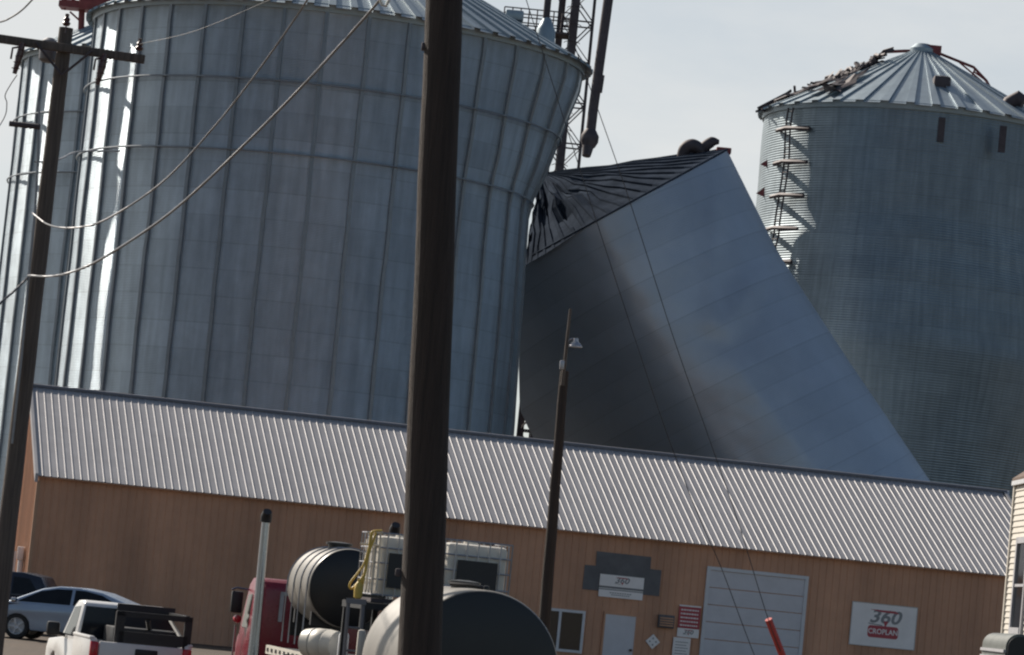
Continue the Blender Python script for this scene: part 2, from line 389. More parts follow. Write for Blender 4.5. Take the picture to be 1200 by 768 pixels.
# torn pieces on the right silo (its own parts)
def wx(px, py, Y, d=0): p = W(px, py, Y); return p
q = MB()
Y = D3 - 1.0
for k in range(85):
    f = random.random(); x = 893 + 135 * f; y = 130 - 62 * f ** 1.15
    x2 = x + random.uniform(-6, 26); y2 = y - (x2 - x) * 0.42 + random.uniform(-6, 5)
    a = W(x, y + random.uniform(-3, 3), Y + random.uniform(-1, 3)); b = W(x2, y2, Y + random.uniform(-1, 3))
    mid = (a + b) / 2 + Vector((random.uniform(-.15, .15), random.uniform(-.3, .3), random.uniform(-.12, .2)))
    q.tube([a, mid, b], random.uniform(.04, .12), 5)
for a, b in (((886, 131), (904, 122)), ((888, 127), (927, 107)), ((904, 122), (927, 106)), ((931, 101), (932, 116)), ((928, 113), (980, 97)), ((932, 109), (1000, 88)), ((960, 100), (1034, 72)), ((1034, 72), (1042, 76))):
    q.tube([W(*a, Y), W(*b, Y + .5)], .07, 5)
q.build('torn_rim', M['darksteel'], s3)
ap3 = Vector((c3.x, c3.y, ze3 + 8.05 * math.tan(R(28))))
for k in range(16):
    ph = R(random.uniform(-92, -42)); f0 = random.uniform(0, .3); f1 = f0 + random.uniform(.15, .4); wd = random.uniform(.02, .05)
    rows = []
    for i in range(6):
        f = f0 + (f1 - f0) * i / 5; up = .2 + .1 * random.random() + (.35 * random.random() if i in (0, 5) else 0)
        for dph in (-wd, 0, wd):
            p = pt3(ph + dph * (1 + .5 * math.sin(i * 2 + k)), ze3, .1).lerp(ap3, f); p.z += up + (.08 if dph == 0 else 0); rows.append(p)
    q = MB(); q.add(rows, [(i * 3 + j, i * 3 + j + 1, i * 3 + j + 4, i * 3 + j + 3) for i in range(5) for j in range(2)])
    q.build('torn_roof_panel', M['darksteel'], s3, 0, fixn=False)
q = MB()
q.tube([W(1036, 50 + 11, D3), W(1060, 60, D3), W(1096, 60, D3 - .3)], .09, 6)
q.tube([W(1080, 52, D3), W(1101, 63, D3), W(1141, 79, D3), W(1156, 95, D3), W(1170, 121, D3 - .5)], .08, 6)
q.tube([W(1124, 73, D3), W(1150, 95, D3), W(1166, 112, D3)], .05, 6)
q.tube([W(1143, 80, D3), W(1137, 94, D3)], .05, 6); q.tube([W(1156, 95, D3), W(1141, 84, D3 + .3)], .05, 6)
q.box(W(1092, 60, D3), (.9, .9, .5))
q.build('bent_truss', M['rust'], s3)
q = MB()
a = W(1176, 130, D3 - 4.6); q.tube([a, a + Vector((.25, 0, .45)), a + Vector((.7, -.1, .7)), a + Vector((1.0, -.2, .5))], [.32, .36, .42, .34], 12)
q.build('roof_vent', M['darksteel'], s3)
q = MB(); q.box(W(1103, 101, D3 - 5.2), (.9, .8, 1.0), bev=.15); q.build('roof_hatch', M['darksteel'], s3)
for px, py, l in ((1104, 138, 1.25), (1176, 148, 1.35)):
    q = MB(); p = W(px, py, D3 - 8.0); q.box(p - Vector((0, 0, l / 2)), (.34, .2, l)); q.build('eave_bracket', M['darksteel'], s3)
# ladder side on the sunlit strip
q = MB()
phl = R(-58)
for dph in (-.02, .028):
    q.tube([pt3(phl + dph, ze3 - .3 - k * .6, .28 + .05 * math.sin(k)) for k in range(15)], .05, 5)
for k in range(26): q.tube([pt3(phl - .02, ze3 - .5 - k * .32, .28), pt3(phl + .028, ze3 - .5 - k * .32, .28)], .025, 4)
q.build('ladder', M['darksteel'], s3)
for k in range(5):
    q = MB(); z = ze3 - 1.4 - k * 1.75
    q.tube([pt3(phl - .16, z, .12), pt3(phl, z, .42), pt3(phl + .18, z - .05, .12)], .12, 5); q.build('ladder_bracket', M['darksteel'], s3)
for px, py in ((898, 188), (893, 222)):
    q = MB(); p = W(px, py, D3 - 1.8)
    q.add([p, p + Vector((.55, -.2, .75)), p + Vector((.75, -.3, .7)), p + Vector((.1, -.1, -.4)), p + Vector((-.3, 0, -.25))], [(0, 1, 2), (0, 2, 3), (0, 3, 4)])
    q.build('torn_flap', M['rust'], s3, 0)

# ------------------------------------------------------------------ collapsed silo
D4 = 160.0
tabR = [(0.0, (852, 176)), (0.235, (911, 295)), (0.49, (994, 422)), (0.77, (1086, 558)), (1.0, (1165, 680))]
tabL = [(0.0, (615, 305)), (0.12, (612, 350)), (0.3, (608, 430)), (0.42, (609, 480)), (0.52, (622, 508)), (0.75, (660, 575)), (1.0, (700, 690))]
def lt2(tab, t):
    for (a, p), (b, q_) in zip(tab, tab[1:]):
        if t <= b:
            k = (t - a) / (b - a); return (p[0] + (q_[0] - p[0]) * k, p[1] + (q_[1] - p[1]) * k)
    return tab[-1][1]
def side(px, py, a, b):
    return ((b[0] - a[0]) * (py - a[1]) - (b[1] - a[1]) * (px - a[0])) / math.hypot(b[0] - a[0], b[1] - a[1])
def sstep(a, b, x):
    t = max(0, min(1, (x - a) / (b - a))); return t * t * (3 - 2 * t)
CREASE = ((838, 398), (968, 565))
def fallen_pt(u, v, back=False):
    L_ = lt2(tabL, v); R_ = lt2(tabR, v)
    px = L_[0] + (R_[0] - L_[0]) * u; py = L_[1] + (R_[1] - L_[1]) * u
    s = max(0.0, 1 - (2 * u - 1) ** 2)
    tl = abs(side(L_[0], L_[1], (852, 176), (1086, 558))); t_ = (1 - u) * tl
    def prof_b(t):
        if t < 165: return 7.4 * max(0.0, 1 - (t / 165.0 - 1) ** 2) ** 0.5
        return 7.4 - 13.0 * ((t - 165) / 205.0) ** 1.8
    b = prof_b(t_)
    if back: b = prof_b(tl) * (1 - u) - 6.0 * s ** 0.5
    if not back:
        # buckled panel right of the crease is a flat facet
        dc = side(px, py, *CREASE)             # >0 : left/below of the crease line
        de = side(px, py, (911, 295), (1086, 558))
        up = side(px, py, (838, 398), (911, 295))
        fac = sstep(-6, 50, up)
        al_ = ((px - 838) * 130 + (py - 398) * 167) / 211.6
        hh_ = 0.55 * sstep(-20, 55, al_) * sstep(0, 30, de)
        b += hh_ * (max(0.0, 1 - abs(dc) / 52.0) if dc > 0 else max(0.0, 1 - abs(dc) / (abs(dc) + abs(de) + 1e-6)))
        m_ = ((px - 838) * 73 + (py - 398) * -103) / 126.2
        b += 0.3 * max(0.0, 1 - abs(up) / 24.0) * sstep(-5, 25, m_) * (1 - sstep(85, 126, m_))
        vx = px - (836 + (py - 300) * -.02)
        b += 0.22 * max(0.0, 1 - abs(vx) / 16.0) * sstep(190, 240, py) * (1 - sstep(370, 400, py))
        # valley that runs up
        b += 0.1 * math.sin(px * .021 + py * .013) * sstep(0.1, .5, v) * s
        b += 0.03 * noise.noise((px * .02, py * .02, 1.3)) + 0.04 * noise.noise((px * .06, py * .06, 4.0))
    return W(px, py, D4 - b * (1 if not back else 1))
t4 = thing('collapsed_silo', 'toppled crumpled silo leaning against the bulging side of the largest silo', 'silo', (W(930, 690, D4).x, D4, 0.7))
nu, nv = 90, 70
q = MB()
cols = [(0.5 - 0.5 * math.cos(PI * i / nu)) for i in range(nu + 1)]
vs = [fallen_pt(cols[i], j / nv) for j in range(nv + 1) for i in range(nu + 1)]
q.add(vs, [(j * (nu + 1) + i, j * (nu + 1) + i + 1, (j + 1) * (nu + 1) + i + 1, (j + 1) * (nu + 1) + i) for j in range(nv) for i in range(nu)])
vs = [fallen_pt(cols[i * 3], j / 20, True) for j in range(21) for i in range(31)]
q.add(vs, [(j * 31 + i + 1, j * 31 + i, (j + 1) * 31 + i, (j + 1) * 31 + i + 1) for j in range(20) for i in range(30)])
q.build('wall', M['fallen'], t4, 50, fixn=False)
# caved roof with standing ribs
q = MB()
apex = W(634, 204, D4 + .5)
nrib = 24
rim = []
for i in range(nrib + 1):
    u = 0.5 - 0.5 * math.cos(PI * i / nrib); rim.append(fallen_pt(u, 0.0))
rim_b = [fallen_pt(0.5 - 0.5 * math.cos(PI * i / nrib), 0.0, True) for i in range(nrib + 1)]
def rpt(e, f, k, up=0.0):
    p = e.lerp(apex, f)
    crum = sstep(16, 4, k) if True else 0
    amp = math.sin(PI * min(1, f * 1.05))
    c_ = 1 - sstep(4, 20, k)
    p += Vector((0.25 * noise.noise((k * .7, f * 4, 0)), -0.9 * noise.noise((k * .45, f * 5, 2)), 0.5 * noise.noise((k * .6, f * 4, 5)))) * amp * (0.35 + 1.3 * c_)
    if f == 0: p += (e - apex).normalized() * .5 * (1 - sstep(5, 11, k)) + Vector((0, 0, .05))
    return p
FR = [0, .06, .25, .38, .5, .62, .75, .87, 1.0]
for k in range(nrib):
    e0, e1 = rim[k], rim[k + 1]
    if (e1 - e0).length < 1e-4: continue
    rows = []
    for f in FR:
        a = rpt(e0, f, k); b = rpt(e1, f, k + 1); w_ = .4; rh = 0 if f == 0 else (1 - .6 * f); RV = Vector((-.04, -.055, .07))
        rows.append([a, a.lerp(b, 1 - w_), a.lerp(b, 1 - w_ * .8) + RV * rh, b.lerp(a, w_ * .2) + RV * rh, b])
    q.add([p for r_ in rows for p in r_], [(j * 5 + i, j * 5 + i + 1, j * 5 + i + 6, j * 5 + i + 5) for j in range(len(FR) - 1) for i in range(4)])
for k in range(nrib):
    q.add([rim_b[k], rim_b[k + 1], apex], [(0, 1, 2)])
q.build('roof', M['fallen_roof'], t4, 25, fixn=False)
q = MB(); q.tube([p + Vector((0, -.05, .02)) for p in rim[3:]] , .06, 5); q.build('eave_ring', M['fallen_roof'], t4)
q = MB(); q.tube([W(852, 175, D4), W(800, 184, D4 + .3), W(740, 193, D4 + .4), W(650, 203, D4 + .5)], .09, 6)
q.box(W(848, 177, D4 - .2), (.7, .5, .28), bev=.04)
q.build('ridge_edge', M['rust'], t4)
for px, py, pts_, rs_ in ((808, 184, ((-.3, 0, -.5), (-.3, -.02, -.1), (-.18, -.05, .2), (.1, -.1, .32), (.4, -.1, .22), (.62, -.1, .0)), (.26, .28, .31, .33, .3, .22)),
                            (826, 183, ((-.45, -.1, -.45), (-.25, -.1, -.1), (0, -.12, .25), (.3, -.15, .48), (.62, -.18, .5)), (.14, .2, .27, .25, .1))):
    q = MB(); a = W(px, py - 5, D4 - .8)
    P_ = sag_pts(pts_); R_ = [sum(x) for x in zip(*[[0] * len(P_)])]
    n_ = len(pts_) - 1; R_ = []
    for i_ in range(len(P_)):
        f_ = i_ / (len(P_) - 1) * n_; k_ = min(int(f_), n_ - 1); R_.append(rs_[k_] + (rs_[k_ + 1] - rs_[k_]) * (f_ - k_))
    q.tube([a + p_ for p_ in P_], R_, 18); q.build('roof_vent', M['darksteel'], t4, 65)
# torn sheet lying at the foot of the toppled silo
q = MB(); pts = []
for j in range(5):
    for i in range(12):
        p = W(1040 + i * 13, 563 + j * 14 + 2.2 * i * .5, D4 - 4 + .6 * noise.noise((i * .7, j * .8, 3)) - j * .7); pts.append(p)
q.add(pts, [(j * 12 + i, j * 12 + i + 1, (j + 1) * 12 + i + 1, (j + 1) * 12 + i) for j in range(4) for i in range(11)])
ob = single('loose_sheet', q, M['fallen'], 'bent pale blue sheet lying between the toppled silo and the rightmost silo', 'metal sheet')
md = ob.modifiers.new('thickness', 'SOLIDIFY'); md.thickness = .05

# ------------------------------------------------------------------ elevator tower, spouts, catwalk
TD = 172.0
t5 = thing('elevator_tower', 'lattice grain elevator tower rising between the largest silo and the toppled silo', 'tower', (W(677, 100, TD).x, TD, 0.7))
xl, xr = W(657, 0, TD).x + W(0, 0, 1).x * 0, W(697.5, 0, TD).x
legs = [(xl, TD), (xr, TD), (xl, TD + 1.8), (xr, TD + 1.8)]
for x, y in legs:
    q = MB(); q.box((x, y, 22.7), (.13, .13, 44)); q.build('leg', M['darksteel'], t5)
q = MB()
z = 1.0; k = 0
while z < 43:
    for (a, b) in ((0, 1), (2, 3), (0, 2), (1, 3)):
        A, B = legs[a], legs[b]
        q.tube([(A[0], A[1], z), (B[0], B[1], z)], .045, 5)
        z2 = z + 2.1
        if k % 2: A, B = B, A
        q.tube([(A[0], A[1], z), (B[0], B[1], z2)], .035, 5)
        q.tube([(B[0], B[1], z), (A[0], A[1], z2)], .025, 4)
    z += 2.1; k += 1
q.build('lattice_bracing', M['darksteel'], t5)
q = MB(); b_ = W(675.5, 0, TD - .6); q.box((b_.x, TD - .6, 22), (.38, .38, 42.6)); q.build('leg_casing', M['darksteel'], t5)
q = MB(); b_ = W(660, 0, TD + 2.4); q.box((b_.x, TD + 2.4, 22), (.3, .3, 42.6)); q.build('leg_casing', M['darksteel'], t5)
q = MB()      # working platform with rails
pl = W(590, 24, TD - 1); pr = W(668, 24, TD - 1)
q.box(((pl.x + pr.x) / 2, TD - .2, pl.z - .35), (pr.x - pl.x, 1.6, .1))
q.build('platform', M['darksteel'], t5)
q = MB()
for dz in (.15, .55, 1.0):
    for yy in (TD - 1, TD + .6): q.tube([(pl.x, yy, pl.z - .3 + dz), (pr.x, yy, pl.z - .3 + dz)], .035, 5)
for k in range(9):
    x = pl.x + (pr.x - pl.x) * k / 8
    for yy in (TD - 1, TD + .6): q.tube([(x, yy, pl.z - .3), (x, yy, pl.z + .7)], .035, 5)
q.build('guard_rail', M['darksteel'], t5)
q = MB()
for zz in (pl.z + 1.9, pl.z + 2.25):
    q.tube([(pl.x - .3, TD, zz), (xr, TD, zz - .05)], .05, 5)
q.build('guard_rail', M['darksteel'], t5)
q = MB()      # caged ladder
lx = (xl + xr) / 2 - .1
for dx in (-.2, .2): q.tube([(lx + dx, TD - .15, 1), (lx + dx, TD - .15, 44)], .03, 5)
zz = 1
while zz < 44: q.tube([(lx - .2, TD - .15, zz), (lx + .2, TD - .15, zz)], .018, 4); zz += .35
zz = 25
while zz < 44:
    q.tube([(lx + .4 * math.cos(a_), TD - .15 - .7 * math.sin(a_), zz) for a_ in [PI * k / 8 for k in range(9)]], .02, 4); zz += .9
q.build('ladder', M['darksteel'], t5)

t6 = thing('grain_spout', 'long dark spout pipe hanging in the air above the toppled silo', 'spout', W(690, 176, 168))
q = MB(); q.tube([W(722, -80, 168), W(712.8, 0, 168), W(695, 130, 168), W(692.5, 152, 168)], .245, 16); q.build('pipe', M['darksteel'], t6)
q = MB(); q.tube([W(702, 88, 168), W(699, 108, 168)], .285, 16); q.build('collar', M['darksteel'], t6)
q = MB(); hd = W(691, 163, 168); q.lathe([(.1, -.5), (.3, -.42), (.44, -.15), (.45, .15), (.3, .42), (.24, .5)], 16, Matrix.Translation(hd)); q.build('cushion_head', M['darksteel'], t6)
q = MB(); q.tube([W(690, 168, 168), W(688.5, 175, 167.9), W(687, 183, 167.8)], [.33, .27, .22], 12); q.build('outlet', M['darksteel'], t6)

t7 = thing('grain_spout', 'shorter spout pipe standing on the roof edge of the largest silo', 'spout', W(643, 40, D1))
q = MB(); q.tube([W(648, -60, D1 - .5), W(640, 22, D1 - .5)], .16, 14); q.build('pipe', M['darksteel'], t7)
q = MB(); q.lathe([(.45, -.75), (.42, -.1), (.3, .15), (.17, .45)], 14, Matrix.Translation(W(640, 33, D1 - .5))); q.build('roof_hopper', M['silo_roof'], t7)
q = MB(); q.box(W(603, 19, D1 - 1.5), (.8, .7, .45), bev=.08); tag(single('roof_vent', q, M['silo_roof'], 'small box vent on the right slope of the largest silo roof', 'vent'), 'small box vent on the right slope of the largest silo roof', 'vent')
for (px, py) in ((444, 3),):
    pass
t8 = thing('catwalk', 'red steel catwalk above the silo roofs at the top left corner', 'catwalk', W(93, 34, 172))
q = MB(); Y = 170
q.tube([W(95, 36, Y), W(98, -40, Y)], .17, 6); q.tube([W(76, 12, Y), W(79, -40, Y)], .06, 6); q.build('post', M['rust'], t8)
q = MB()
q.box(W(103, 9, Y), (2.8, 1.2, .3)); q.box(W(121, 2, Y), (2.2, 1.4, 1.1), bev=.05); q.build('deck', M['rust'], t8)
q = MB()
q.tube([W(82, 14, Y), W(93, 24, Y)], .05, 5); q.tube([W(82, -3, Y), W(95, 6, Y)], .05, 5)
q.tube([W(70, -6, Y), W(140, 0, Y)], .05, 5); q.tube([W(72, 0, Y), W(140, 6, Y)], .05, 5)
q.build('guard_rail', M['rust'], t8)

# ------------------------------------------------------------------ brown shop building
AZ = R(12.38); BX = Vector((math.cos(AZ), math.sin(AZ), 0)); BY = Vector((-math.sin(AZ), math.cos(AZ), 0))
A0 = Vector((-13.775, 102.6, 0)); EAVE = EYE + 2.27; SPAN, RISE, LEN = 6.0, 2.92, 33.0
def B(s, d, z): return A0 + BX * s + BY * d + Vector((0, 0, z))
def on_wall(px, py, out=0.0):
    """point of the front wall plane on a sight line"""
    d = F0 * FPX + CR * (px - 600) - CU * (py - 384)
    t = (A0 + BY * (SET - out) - EYEP).dot(BY) / d.dot(BY)
    p = EYEP + d * t
    return (p - A0).dot(BX), p.z
SET = 0.25      # wall set back under the eave
t9 = thing('shop_building', 'long brown metal shop with a ribbed light grey gable roof', 'building', B(LEN / 2, SPAN, 0.7))
def ribbed(mb, o, along, up, L_, P_, out, hgt=.03, rb=.07, base_gap=.0):
    n = int(L_ / P_); prof = []
    for i in range(n):
        s = i * P_
        prof += [(s, 0), (s + P_ - rb, 0), (s + P_ - rb * .75, hgt), (s + P_ - rb * .25, hgt)]
    prof.append((n * P_, 0))
    k = len(prof)
    vs = [o + along * s + out * h for s, h in prof] + [o + along * s + out * h + up for s, h in prof]
    mb.add(vs, [(i, i + 1, k + i + 1, k + i) for i in range(k - 1)])
nrm_f = (BY * -RISE + Vector((0, 0, SPAN))).normalized()
q = MB()
ribbed(q, B(0, 0, EAVE), BX, B(0, SPAN, EAVE + RISE) - B(0, 0, EAVE), LEN, .2315, nrm_f, .017, .05)
nrm_b = (BY * RISE + Vector((0, 0, SPAN))).normalized()
ribbed(q, B(0, 2 * SPAN, EAVE), BX, B(0, SPAN, EAVE + RISE) - B(0, 2 * SPAN, EAVE), LEN, .2315, nrm_b, .035, .08)
q.build('roof', M['roof'], t9, 20, fixn=False)
q = MB()
ribbed(q, B(.12, SET, .7), BX, Vector((0, 0, EAVE - .7 - .02)), LEN - .2, .2315, -BY, .02, .06)
ribbed(q, B(.12, 2 * SPAN - SET, .7), BX, Vector((0, 0, EAVE - .7 - .02)), LEN - .2, .2315, BY, .02, .06)
for s_, sg in ((.12, -1), (LEN - .1, 1)):
    n = 52; o = []
    for i in range(n + 1):
        d = SET + (2 * SPAN - 2 * SET) * i / n; h = EAVE - .03 + RISE * (1 - abs(d - SPAN) / SPAN) - .05
        for dd, hh in ((0, 0), (.17, 0), (.18, .02), (.22, .02)):
            if i < n: o.append((d + dd, hh, h))
    k = len(o)
    vs = [B(s_ + sg * hh, d, .7) for d, hh, h in o] + [B(s_ + sg * hh, d, h) for d, hh, h in o]
    q.add(vs, [(i, i + 1, k + i + 1, k + i) for i in range(k - 1)])
q.build('wall', M['wall'], t9, 20, fixn=False)
q = MB(); q.tube([B(-.05, SPAN, EAVE + RISE + .03), B(LEN + .05, SPAN, EAVE + RISE + .03)], .075, 8); q.build('ridge_cap', M['trim_grey'], t9)
for s_ in (0.0, LEN - .05):
    q = MB()
    for d0, d1 in ((0, SPAN), (2 * SPAN, SPAN)):
        a = B(s_, d0, EAVE); b = B(s_, d1, EAVE + RISE)
        vs = []
        for p in (a, b):
            for dx, dz in ((-.03, .06), (.06, .06), (.06, -.2), (-.03, -.2)): vs.append(p + BX * dx + Vector((0, 0, dz)))
        q.add(vs, [(0, 1, 5, 4), (1, 2, 6, 5), (2, 3, 7, 6), (3, 0, 4, 7), (0, 1, 2, 3), (4, 5, 6, 7)])
    q.build('rake_trim', M['roof'], t9)
q = MB()
def wbox(mb, s0, s1, z0, z1, d0, d1, bev=0):
    c = B((s0 + s1) / 2, (d0 + d1) / 2, (z0 + z1) / 2)
    m = Matrix(((BX.x, BY.x, 0, c.x), (BX.y, BY.y, 0, c.y), (0, 0, 1, c.z), (0, 0, 0, 1)))
    mb.box((0, 0, 0), (abs(s1 - s0), abs(d1 - d0), abs(z1 - z0)), m, bev)
wbox(q, .12, LEN - .1, EAVE - .045, EAVE - .015, .03, SET - .03); q.build('soffit', M['wall'], t9)
q = MB(); wbox(q, .06, .17, .7, EAVE - .14, SET - .045, SET + .06); q.build('corner_trim', M['tan'], t9)
def quad_px(pl, pt_, pr, pb, xoff=0):
    s0, z1 = on_wall(pl, pt_); s1, _ = on_wall(pr, pb); return s0, s1, z1
# faded dark patch (three overlapping blocks of old paint, built as one raised sheet)
q = MB()
def px_poly(mb, pts, out, th=.006):
    P = []
    for a, b in pts:
        s, z = on_wall(a, b); P.append((s, z))
    n = len(P)
    vs = [B(s, SET - out, z) for s, z in P] + [B(s, SET - out + th, z) for s, z in P]
    mb.add(vs, [tuple(range(n)), tuple(range(2 * n - 1, n - 1, -1))] + [(i, (i + 1) % n, n + (i + 1) % n, n + i) for i in range(n)])
px_poly(q, [(699, 646), (763, 653), (762, 667), (775, 668.5), (772, 699), (758, 697.5), (696, 692), (682, 690.5), (685, 662), (698, 663)], .032)
q.build('paint_patch', M['patch'], t9, 0)
# entry door
s0, zt = on_wall(709.5, 719.5); s1, _ = on_wall(745, 723)
q = MB(); wbox(q, s0, s1, .75, zt, SET - .05, SET + .02); ed = q.build('entry_door', M['door'], t9)
q = MB(); 
for a, b in ((s0 - .06, s0), (s1, s1 + .06)): wbox(q, a, b, .7, zt + .07, SET - .065, SET + .01)
wbox(q, s0, s1, zt, zt + .07, SET - .065, SET + .01); q.build('door_frame', M['wall'], ed)
q = MB(); wbox(q, s1 - .12, s1 - .05, 1.72, 1.8, SET - .12, SET - .05); q.build('handle', M['darksteel'], ed)
# overhead door
s0, zt = on_wall(832, 668); s1, _ = on_wall(943, 678)
q = MB(); nsec = 7; hh = (zt - .72) / nsec
for k in range(nsec):
    z = .72 + k * hh
    wbox(q, s0, s1, z + .012, z + hh - .012, SET - .05, SET)
    for j in range(1, 4): wbox(q, s0 + .02, s1 - .02, z + hh * j / 4 - .012, z + hh * j / 4 + .012, SET - .056, SET - .05)
od = q.build('overhead_door', M['door'], t9, 20)
q = MB()
for a, b in ((s0 - .11, s0), (s1, s1 + .11)): wbox(q, a, b, .7, zt + .11, SET - .09, SET - .02)
wbox(q, s0, s1, zt, zt + .11, SET - .09, SET - .02); q.build('door_frame', M['white'], od)
# window
s0, zt = on_wall(641, 712); s1, _ = on_wall(686, 716); sm, _ = on_wall(655, 716); zb = zt - 1.32
q = MB(); fw = .085
wbox(q, s0, s1, zt - fw, zt, SET - .07, SET); wbox(q, s0, s1, zb, zb + fw, SET - .07, SET)
for a in (s0, sm, s1 - fw): wbox(q, a, a + fw, zb + fw, zt - fw, SET - .07, SET)
wn = q.build('window', M['white'], t9)
for a, b in ((s0 + fw, sm), (sm + fw, s1 - fw)):
    q = MB(); wbox(q, a, b, zb + fw, zt - fw, SET - .035, SET - .02); q.build('pane', M['glass'], wn)
# wall vent, dark box
s0, z1 = on_wall(771, 720); s1, z0 = on_wall(788, 737)
q = MB(); wbox(q, s0, s1, z0, z1, SET - .16, SET - .02, .02)
v_ = q.build('wall_vent', M['signdark'], t9)
q = MB()
for k in range(4): wbox(q, s0 + .04, s1 - .04, z0 + .06 + k * (z1 - z0 - .1) / 4, z0 + .1 + k * (z1 - z0 - .1) / 4, SET - .19, SET - .165)
q.build('louvre', M['wall'], v_)
# white utility pipe and box on the left end wall
q = MB(); c = B(.03, 2.2, 0)
q.tube([c + BX * -.03 + Vector((0, 0, .7)), c + BX * -.03 + Vector((0, 0, 3.05))], .09, 8); q.build('vent_pipe', M['white'], t9)
q = MB(); q.box(B(-.02, 2.2, 2.9), (.2, .28, .4), bev=.03); q.build('meter_box', M['white'], t9)
q = MB(); q.box(B(-.02, 4.6, 2.3), (.14, .14, 1.3)); q.build('conduit', M['white'], t9)

# --- signs on the front wall
def wallM(s, z, out):
    p = B(s, SET - out, z); n = -BY
    return Matrix(((BX.x, 0, n.x, p.x), (BX.y, 0, n.y, p.y), (0, 1, 0, p.z), (0, 0, 0, 1)))
def sign(name, label, s0, s1, z0, z1, out=.05, m='signwhite', edge=True):
    t = thing(name, label, 'sign', B((s0 + s1) / 2, SET - out, z0))
    q = MB(); wbox(q, s0, s1, z0, z1, SET - out - .02, SET - out); q.build('board', M[m], t, 0)
    return t
def logo(t, s, z, w, out):
    """grey 360 lettering with a red slash over it and a red point under it"""
    q = MB(); text_mb(q, '360', w * .5, wallM(s, z, out), .004, .25, 1.2, w * .012); q.build('lettering', M['signgrey'], t, 0)
    q = MB(); m = wallM(s, z, out + .003)
    q.add([m @ Vector(p) for p in ((-w * .46, w * .2, 0), (w * .30, w * .2, 0), (w * .42, w * .13, 0), (-w * .1, w * .145, 0))], [(0, 1, 2, 3)])
    q.add([m @ Vector(p) for p in ((-w * .02, -w * .1, 0), (w * .12, -w * .1, 0), (w * .03, -w * .28, 0))], [(0, 1, 2)])
    q.build('emblem', M['signred'], t, 0)
    q = MB(); q.add([m @ Vector(p) for p in ((-w * .46, -w * .17, 0), (-w * .05, -w * .21, 0), (-w * .05, -w * .235, 0), (-w * .46, -w * .2, 0))], [(0, 1, 2, 3)]); q.build('tagline', M['signgrey'], t, 0)
s0, zt = on_wall(999, 705.5); s1, zb_ = on_wall(1069.5, 763)
zb_ = zt - 1.32
sg = sign('company_sign', 'large white sign with logo and red badge, right of the overhead door', s0, s1, zb_, zt)
sm = (s0 + s1) / 2
logo(sg, sm + .02, zt - .4, 1.15, .073)
q = MB(); m = wallM(sm + .0, zt - .86, .074); rr = []
for cx_, cy_, a0 in ((.42, .1, 0), (-.42, .1, 90), (-.42, -.1, 180), (.42, -.1, 270)):
    for k in range(5):
        a = R(a0 + k * 22.5); rr.append(m @ Vector((cx_ + .09 * math.cos(a), cy_ + .09 * math.sin(a), 0)))
n_ = len(rr); q.add(rr + [p + BY * .003 for p in rr], [tuple(range(n_))] + [(i, (i + 1) % n_, n_ + (i + 1) % n_, n_ + i) for i in range(n_)]); q.build('badge', M['signred'], sg, 0)
q = MB(); text_mb(q, 'CROPLAN', .23, wallM(sm, zt - .86, .079), .003, 0, .95, .004); q.build('lettering', M['signwhite'], sg, 0)
q = MB()
for a, b, c_, d in ((s0, s1, zt, zt + .025), (s0, s1, zb_ - .025, zb_), (s0 - .025, s0, zb_ - .025, zt + .025), (s1, s1 + .025, zb_ - .025, zt + .025)): wbox(q, a, b, c_, d, SET - .078, SET - .045)
q.build('edge_frame', M['cage'], sg)
# sign above the door: two boards
s0, zt = on_wall(703, 672.5); s1, _ = on_wall(754.5, 677.5)
sg = sign('company_sign', 'two-part white sign on the dark grey patch above the entry door', s0, s1, zt - .36, zt, .05)
logo(sg, (s0 + s1) / 2, zt - .16, .5, .073)
q = MB(); wbox(q, s0, s1, zt - .7, zt - .42, SET - .07, SET - .05); q.build('board', M['signwhite'], sg, 0)
q = MB(); wbox(q, s0, s1, zt - .405, zt - .375, SET - .068, SET - .05); wbox(q, s0, s1, zt - .475, zt - .44, SET - .074, SET - .0705)
for k, (w_, zz) in enumerate(((.36, .54), (.3, .6))):
    c_ = (s0 + s1) / 2
    for j in range(9):
        a = c_ - w_ + 2 * w_ * j / 9; wbox(q, a, a + 2 * w_ / 9 * .7, zt - zz - .03, zt - zz, SET - .074, SET - .0705)
q.build('lettering', M['signgrey'], sg, 0)
# hazard diamond
s_, z_ = on_wall(764.5, 752); h_ = .235
t_ = thing('hazard_diamond', 'small white hazard diamond sign between the entry door and overhead door', 'sign', B(s_, SET - .05, z_ - h_))
q = MB(); m = wallM(s_, z_, .055); P = [m @ Vector(p) for p in ((0, h_, 0), (h_, 0, 0), (0, -h_, 0), (-h_, 0, 0))]
q.add(P + [p + BY * .02 for p in P], [(0, 1, 2, 3), (0, 1, 5, 4), (1, 2, 6, 5), (2, 3, 7, 6), (3, 0, 4, 7)]); q.build('board', M['signwhite'], t_, 0)
q = MB(); m = wallM(s_, z_, .06)
for cx_, cy_ in ((0, .1), (.1, 0), (-.1, 0), (0, -.1)):
    k = .035; q.add([m @ Vector((cx_ + a, cy_ + b, 0)) for a, b in ((0, k), (k, 0), (0, -k), (-k, 0))], [(0, 1, 2, 3)])
q.build('mark', M['signgrey'], t_, 0)
